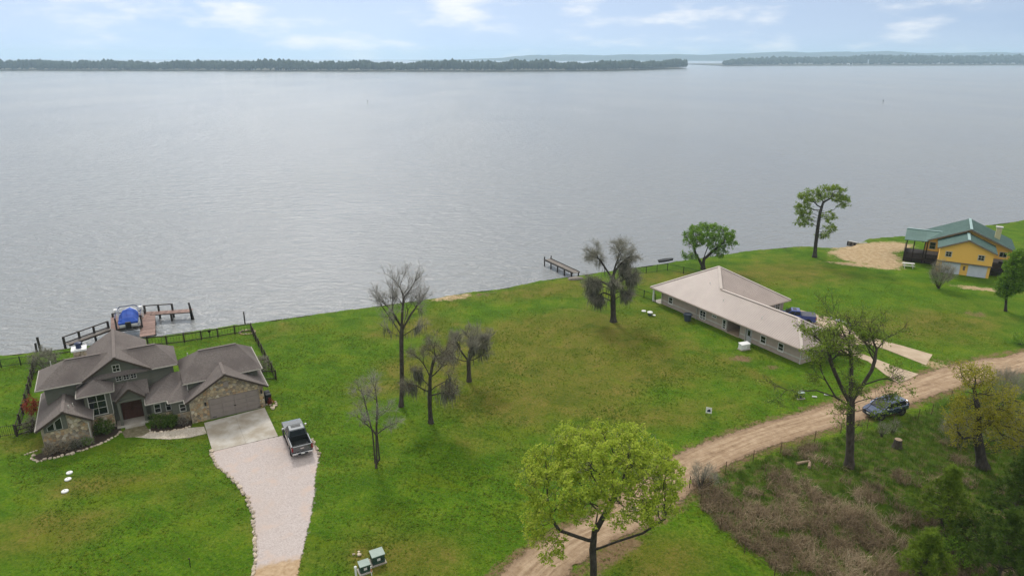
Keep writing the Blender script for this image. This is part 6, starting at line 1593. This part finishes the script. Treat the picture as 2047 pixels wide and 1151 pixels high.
def pine(name, label, base, h, spread, seed, n_wh=9, tuft=.34, mat_='leaf_pine'):
    g = np.random.default_rng(seed); root = thing(name, label, 'tree', (base[0], base[1], 0))
    T0, T1, rr0, rr1 = [], [], [], []; tips_ = []
    zs_ = np.linspace(h * .18, h * .97, n_wh)
    for z in zs_:
        k = int(g.integers(4, 7)); L = spread * (1.08 - (z / h) ** 1.6) * g.uniform(.8, 1.1)
        for a in np.arange(k) * 2 * math.pi / k + g.random() * 3:
            d = np.array([math.cos(a), math.sin(a), g.uniform(.05, .35)]); l = L * g.uniform(.75, 1.1)
            p0 = np.array([0, 0, z]); p1 = p0 + d * l
            T0.append(p0); T1.append(p1); rr0.append(.045); rr1.append(.012)
            for s in np.linspace(.4, 1, 5):
                for _ in range(2): tips_.append(p0 + d * l * s + g.normal(0, .16, 3) + np.array([0, 0, .08]))
    tips_.append(np.array([0, 0, h])); tips_ = np.array(tips_)
    V, F = tubes(np.array([[0, 0, -.2], [0, 0, h * .5]]), np.array([[0, 0, h * .5], [0, 0, h]]), np.array([.17, .10]), np.array([.10, .02]), 8)
    link('trunk', np_mesh('trunk', V, F), M['bark'], root)
    V, F = tubes(np.array(T0), np.array(T1), np.array(rr0), np.array(rr1), 5); tag(link('branches', np_mesh('branches', V, F), M['bark'], root), kind='stuff')
    k = 34; N = len(tips_) * k
    c = np.repeat(tips_, k, 0); d = unit(g.normal(0, 1, (N, 3)) + np.array([0, 0, .7])); sd_ = unit(np.cross(d, g.normal(0, 1, (N, 3)))) * .017
    l = tuft * g.uniform(.6, 1.1, (N, 1))
    V = np.stack([c - sd_, c + sd_, c + d * l + sd_ * .3, c + d * l - sd_ * .3], 1).reshape(-1, 3)
    va = np.repeat(np.repeat(g.random(len(tips_)), k) * .6 + g.random(N) * .4, 4)
    tag(link('crown', np_mesh('crown', V, np.arange(4 * N).reshape(N, 4), {'var': va}), M[mat_], root), kind='stuff')
    return root
pine('pine_tree', 'young bright pine, farthest of the pines in the lower right brush', bxy(1880, 1060), 5.6, 2.1, 51)
pine('pine_tree', 'young pine standing in front, lowest of the pines at the lower right', bxy(1840, 1165), 4.2, 1.9, 52)
pine('pine_tree', 'larger dark pine at the right edge under the gnarled oak', bxy(2010, 1090), 8.2, 2.6, 53, 12, .34, 'leaf_dark')
pine('pine_tree', 'dark pine in the bottom right corner', bxy(1985, 1190), 6.8, 2.6, 54, 11, .34, 'leaf_dark')

def shrub(name, label, base, r3, seed, mat_='leaf_dark', n=260, size=.13, per=6, stems=7, cat='shrub', shell=.55, bark='bark', group=None, zc=None, tw=None):
    g = np.random.default_rng(seed); root = thing(name, label, cat, (base[0], base[1], 0), 0, group)
    rx, ry, rz = r3; zc = rz if zc is None else zc
    q_ = unit(g.normal(0, 1, (n, 3))); rad = (shell + (1 - shell) * g.random((n, 1))) * (1 + .18 * np.sin(q_[:, :1] * 5 + seed) + .15 * np.sin(q_[:, 1:2] * 7))
    c = q_ * rad * np.array([rx, ry, rz]) + np.array([0, 0, zc]); c = c[c[:, 2] > .05]
    a = g.random(stems) * 6.28; p1 = c[g.choice(len(c), stems)]
    P0 = np.stack([np.cos(a) * .1, np.sin(a) * .1, 0 * a], -1)
    V, F = tubes(P0, p1, np.full(stems, .03), np.full(stems, .010), 5)
    tag(link('stems', np_mesh('stems', V, F), M[bark], root), kind='stuff')
    if tw:
        (V, F), tp = twigs(g, c, unit(c - np.array([0, 0, .1])), tw['k'], tw['len'], tw['r'], .3, 1.0); tag(link('twigs', np_mesh('twigs', V, F), M[tw.get('mat', 'twig')], root), kind='stuff')
    if per:
        V, F, va = leaves(g, c, size, per, size * 1.3, flat=.4); tag(link('foliage', np_mesh('foliage', V, F, {'var': va}), M[mat_], root), kind='stuff')
    return root
shrub('evergreen_shrub', 'round dark evergreen shrub below the tall tower window', lh(-9.7, 2.3), (.95, .85, .8), 61)
shrub('evergreen_shrub', 'broad dark evergreen shrub below the windows next to the porch', lh(-4.7, .95), (1.0, .75, .75), 62, mat_='leaf_dark')
shrub('evergreen_shrub', 'dark evergreen shrub on the garage side of the broad one', lh(-3.7, .45), (.8, .65, .75), 63)
shrub('red_shrub', 'bright red leaved shrub behind the left corner of the stone house', lh(-16.0, 8.3), (.75, .9, 1.1), 64, 'leaf_red', zc=1.9)
shrub('bare_shrub', 'dark bare shrub below the red leaved one by the fence', lh(-16.1, 6.3), (.7, .8, .8), 65, 'leaf_bud', 160, .1, 3, 14, tw=dict(k=3, len=.4, r=.007))
shrub('grey_bush', 'large grey green twiggy bush by the fence near the chimney', bxy(92, 738), (1.6, 1.5, 1.35), 66, 'leaf_grey', 420, .10, 4, 18, tw=dict(k=4, len=.5, r=.008))
shrub('brown_bush', 'brown twiggy bush inside the fence behind the garage', bxy(524, 742), (.8, 1.6, .9), 67, 'leaf_bud', 260, .10, 3, 14, tw=dict(k=4, len=.4, r=.008))
for (u, w_, r_, lab, m_) in ((-14.3, .45, .65, 'tan dry grass clump at the outer corner of the stone gable', 'dry'), (-13.2, .45, .7, 'tan dry shrub in the middle of the stone gable bed', 'dry'), (-12.2, .6, .55, 'low green and tan shrub in the stone gable bed', 'leaf_grey'), (-11.2, .75, .55, 'small green shrub at the inner end of the stone gable bed', 'leaf_green'), (-2.6, .2, .5, 'low dark brown shrub beside the garage corner', 'leaf_bud')):
    shrub('bed_shrub', lab, lh(u, w_), (r_, r_ * .8, r_ * .75), int(70 + u * 3), m_, 170, .10, 5, 8, tw=dict(k=2, len=.35, r=.006))
shrub('red_shrub', 'small reddish shrub against the right wall of the garage', lh(6.1, .3), (.35, .5, .4), 77, 'leaf_red', 60, .1, 4)
shrub('bare_bush', 'dark leafless bush standing before the yellow house', bxy(1876, 577), (2.0, 1.7, 1.7), 78, 'leaf_bud', 420, .10, 2, 26, zc=2.6, tw=dict(k=4, len=.75, r=.011))
shrub('bare_bush', 'purple brown leafless bush at the bend of the wire fence', bxy(1402, 975), (1.1, .9, 1.0), 79, 'leaf_bud', 120, .08, 0, 20, zc=1.3, tw=dict(k=4, len=.7, r=.008, mat='twig'))
for i, (px, py, s, lab) in enumerate(((1762, 872, .7, 'thin bare sapling in front of the dark car, left of two'), (1783, 868, .8, 'thin bare sapling in front of the dark car, right of two'))):
    shrub('sapling', lab, bxy(px, py), (.7 * s, .6 * s, .9 * s), 80 + i, 'leaf_grey', 60, .07, 2, 9, zc=1.1 * s, tw=dict(k=3, len=.5, r=.006), cat='sapling')
shrub('leafy_bush', 'low green bush at the foot of the pale house end wall', bxy(1655, 722), (1.4, 1.1, .7), 83, 'leaf_green', 260, .16, 6)
shrub('leafy_bush', 'loose green bush on the far road verge at the right edge', bxy(2040, 688), (1.6, 1.4, 1.0), 84, 'leaf_green', 220, .16, 5)
shrub('olive_bush', 'tangled olive bush beside the gnarled oak on the car side', bxy(1915, 880), (1.8, 1.5, 1.3), 85, 'leaf_olive', 420, .10, 4, 20, tw=dict(k=4, len=.7, r=.007))
shrub('olive_bush', 'pale brushy bush rising beside the road above the gnarled oak', bxy(2005, 800), (1.6, 1.3, 1.6), 86, 'leaf_olive', 260, .10, 3, 24, zc=1.9, tw=dict(k=5, len=1.0, r=.008))
shrub('olive_bush', 'olive thicket at the right edge below the gnarled oak', bxy(2050, 900), (2.4, 2.0, 2.2), 87, 'leaf_olive', 620, .13, 5, 24, tw=dict(k=3, len=.8, r=.008))
shrub('green_thicket', 'dark green thicket filling the lower right corner', bxy(1960, 1100), (3.0, 2.2, 1.5), 88, 'leaf_dark', 900, .16, 7, 20)
shrub('green_thicket', 'green leafy thicket between the pines at the lower right', bxy(1905, 1120), (1.8, 1.6, .9), 89, 'leaf_green', 420, .14, 5, 16)

# ---------------------------------------------------------------- brush field
def vnoise(x, y, s, seed):
    g = np.random.default_rng(seed); T = g.random((64, 64)); X, Y = x / s, y / s
    i, j = np.floor(X).astype(int), np.floor(Y).astype(int); fx, fy = X - i, Y - j
    fx, fy = fx * fx * (3 - 2 * fx), fy * fy * (3 - 2 * fy); t = lambda a, b: T[a % 64, b % 64]
    return (t(i, j) * (1 - fx) + t(i + 1, j) * fx) * (1 - fy) + (t(i, j + 1) * (1 - fx) + t(i + 1, j + 1) * fx) * fy
def blades(g, C_, per, length, spread, wd, lean, var):
    N = len(C_) * per
    b = np.repeat(C_, per, 0); az = g.random(N) * 2 * math.pi; rr = np.sqrt(g.random(N)) * spread
    b = b + np.stack([np.cos(az) * rr, np.sin(az) * rr, 0 * rr], -1)
    # stems lie over in a direction shared by the clump
    ca = np.repeat(g.random(len(C_)) * 2 * math.pi, per) + g.normal(0, .9, N)
    L = length * g.uniform(.5, 1.3, N); ln = np.clip(g.normal(lean, .3, N), .1, 1.45)
    d = np.stack([np.cos(ca), np.sin(ca), 0 * ca], -1); up = np.array([0, 0, 1.])
    p1 = b + d * (L * .4 * np.sin(ln * .55))[:, None] + up * (L * .45 * np.cos(ln * .55))[:, None]
    p2 = p1 + d * (L * .55 * np.sin(ln * 1.35))[:, None] + up * (L * .5 * np.cos(ln * 1.35))[:, None]
    p2[:, 2] = np.maximum(p2[:, 2], .03)
    sd_ = np.stack([-np.sin(ca), np.cos(ca), 0 * ca], -1) * (wd * g.uniform(.6, 1.4, N))[:, None] / 2
    V = np.stack([b - sd_, b + sd_, p1 - sd_ * .8, p1 + sd_ * .8, p2 - sd_ * .25, p2 + sd_ * .25], 1).reshape(-1, 3)
    q_ = np.arange(N)[:, None] * 6
    F = np.concatenate([q_ + np.array([[0, 1, 3, 2]]), q_ + np.array([[2, 3, 5, 4]])], 0)
    va = np.clip(np.repeat(var, per) * .55 + g.random(N) * .5, 0, 1)
    return V, F, np.repeat(va, 6)
def scatter_brush():
    g = np.random.default_rng(90)
    X = g.uniform(12, 62, 26000); Y = g.uniform(33, 72, 26000)
    ins = inside(X, Y, BRUSH); X, Y = X[ins], Y[ins]
    d = seg_dist(X, Y, BRUSH + BRUSH[:1])
    dens = .55 * vnoise(X, Y, 2.4, 1) + .45 * vnoise(X, Y, .9, 2)
    # most of the dead brush lies in the lower half, grass takes over towards the road
    bias = np.clip((56 - Y) / 10, -.5, 1) * .22 - np.clip((X - 29) / 10, 0, 1) * .20 - .02
    k = (dens + bias > .56) & (g.random(len(X)) < .62)
    Cb = np.stack([X[k], Y[k], 0 * X[k]], -1)
    V, F, va = blades(g, Cb, 16, .85, .36, .030, .85, vnoise(Cb[:, 0], Cb[:, 1], 1.5, 3))
    tag(link('dry_brush', np_mesh('dry_brush', V, F, {'var': va}), M['dry']), 'tangled dead brown brush covering the lower right field', 'brush', kind='stuff')
    k = (dens + bias < .62) & (g.random(len(X)) < .62)
    Cg = np.stack([X[k], Y[k], 0 * X[k]], -1)
    V, F, va = blades(g, Cg, 12, .38, .26, .022, .5, vnoise(Cg[:, 0], Cg[:, 1], 2.0, 4))
    tag(link('rank_grass', np_mesh('rank_grass', V, F, {'var': va}), M['rank']), 'rank green grass growing between the dead brush', 'grass', kind='stuff')
    print('brush clumps', len(Cb), len(Cg))
scatter_brush()
def scatter_lawn():
    """uneven tufts and weeds standing a little above the mown turf"""
    g = np.random.default_rng(95); N0 = 260000
    X = g.uniform(-62, 66, N0); Y = g.uniform(34, 112, N0)
    keep = (np.abs(X) < .80 * Y + 3) & (Y < shore_y(X) - .8) & (g.random(N0) < np.clip((75. / Y) ** 2.2, 0, 1))
    X, Y = X[keep], Y[keep]
    bad = inside(X, Y, BRUSH) | inside(X, Y, [tuple(p[:2]) for p in GRAVEL]) | inside(X, Y, [tuple(p[:2]) for p in PAD]) | inside(X, Y, [(p.x, p.y) for p in (A0, A1, A2, A3)])
    bad |= inside(X, Y, ROAD_FAR + ROAD_NEAR[::-1])
    for R0, box in ((LH_M, (-15.8, 6.2, -1.2, 10.2)), (Matrix.Translation(O2) @ Matrix.Rotation(R(120.2), 4, 'Z'), (-.2, 27, -12.5, .3)), (Matrix.Translation(O3) @ Matrix.Rotation(R(-31), 4, 'Z'), (-13, 5, -.3, 14.5))):
        im = R0.inverted(); u = im[0][0] * X + im[0][1] * Y + im[0][3]; v = im[1][0] * X + im[1][1] * Y + im[1][3]
        bad |= (u > box[0]) & (u < box[1]) & (v > box[2]) & (v < box[3])
    X, Y = X[~bad], Y[~bad]
    n1 = .5 * vnoise(X, Y, 3.1, 11) + .3 * vnoise(X, Y, 1.1, 12) + .2 * vnoise(X, Y, 9., 13)
    k = g.random(len(X)) < np.clip((n1 - .30) * 2.2, .14, 1)
    X, Y, n1 = X[k], Y[k], n1[k]
    k = g.permutation(len(X))[:46000]; X, Y, n1 = X[k], Y[k], n1[k]
    per = 5; N = len(X) * per
    big = np.where(g.random(len(X)) < .08, 1.7, 1.0)
    b = np.repeat(np.stack([X, Y, 0 * X], -1), per, 0); az = g.random(N) * 6.283; sz = np.repeat(big, per)
    d = np.stack([np.cos(az), np.sin(az), 0 * az], -1); sd_ = np.stack([-np.sin(az), np.cos(az), 0 * az], -1)
    L = .11 * sz * g.uniform(.6, 1.3, N); wd = .032 * sz
    base_ = b + d * (.02 * sz)[:, None]
    V = np.stack([base_ - sd_ * wd[:, None], base_ + sd_ * wd[:, None], base_ + d * (L * .75)[:, None] + np.array([0, 0, 1.]) * (L * .55)[:, None]], 1).reshape(-1, 3)
    V[:, 2] += .0
    va = np.clip(np.repeat(vnoise(X, Y, 4.5, 14) * .5 + g.random(len(X)) * .45, per) + g.normal(0, .06, N), 0, 1)
    tag(link('lawn_tufts', np_mesh('lawn_tufts', V, np.arange(3 * N).reshape(N, 3), {'var': np.repeat(va, 3)}), M['tuft']), 'uneven tufts and weeds in the mown lawns', 'grass', kind='stuff')
    print('tufts', len(X))
scatter_lawn()
print('objects', len(bpy.data.objects), 'tris', sum(len(o.data.loop_triangles) if False else sum(len(p.vertices) - 2 for p in o.data.polygons) if len(o.data.polygons) < 2000 else 2 * len(o.data.polygons) for o in bpy.data.objects if o.type == 'MESH'))
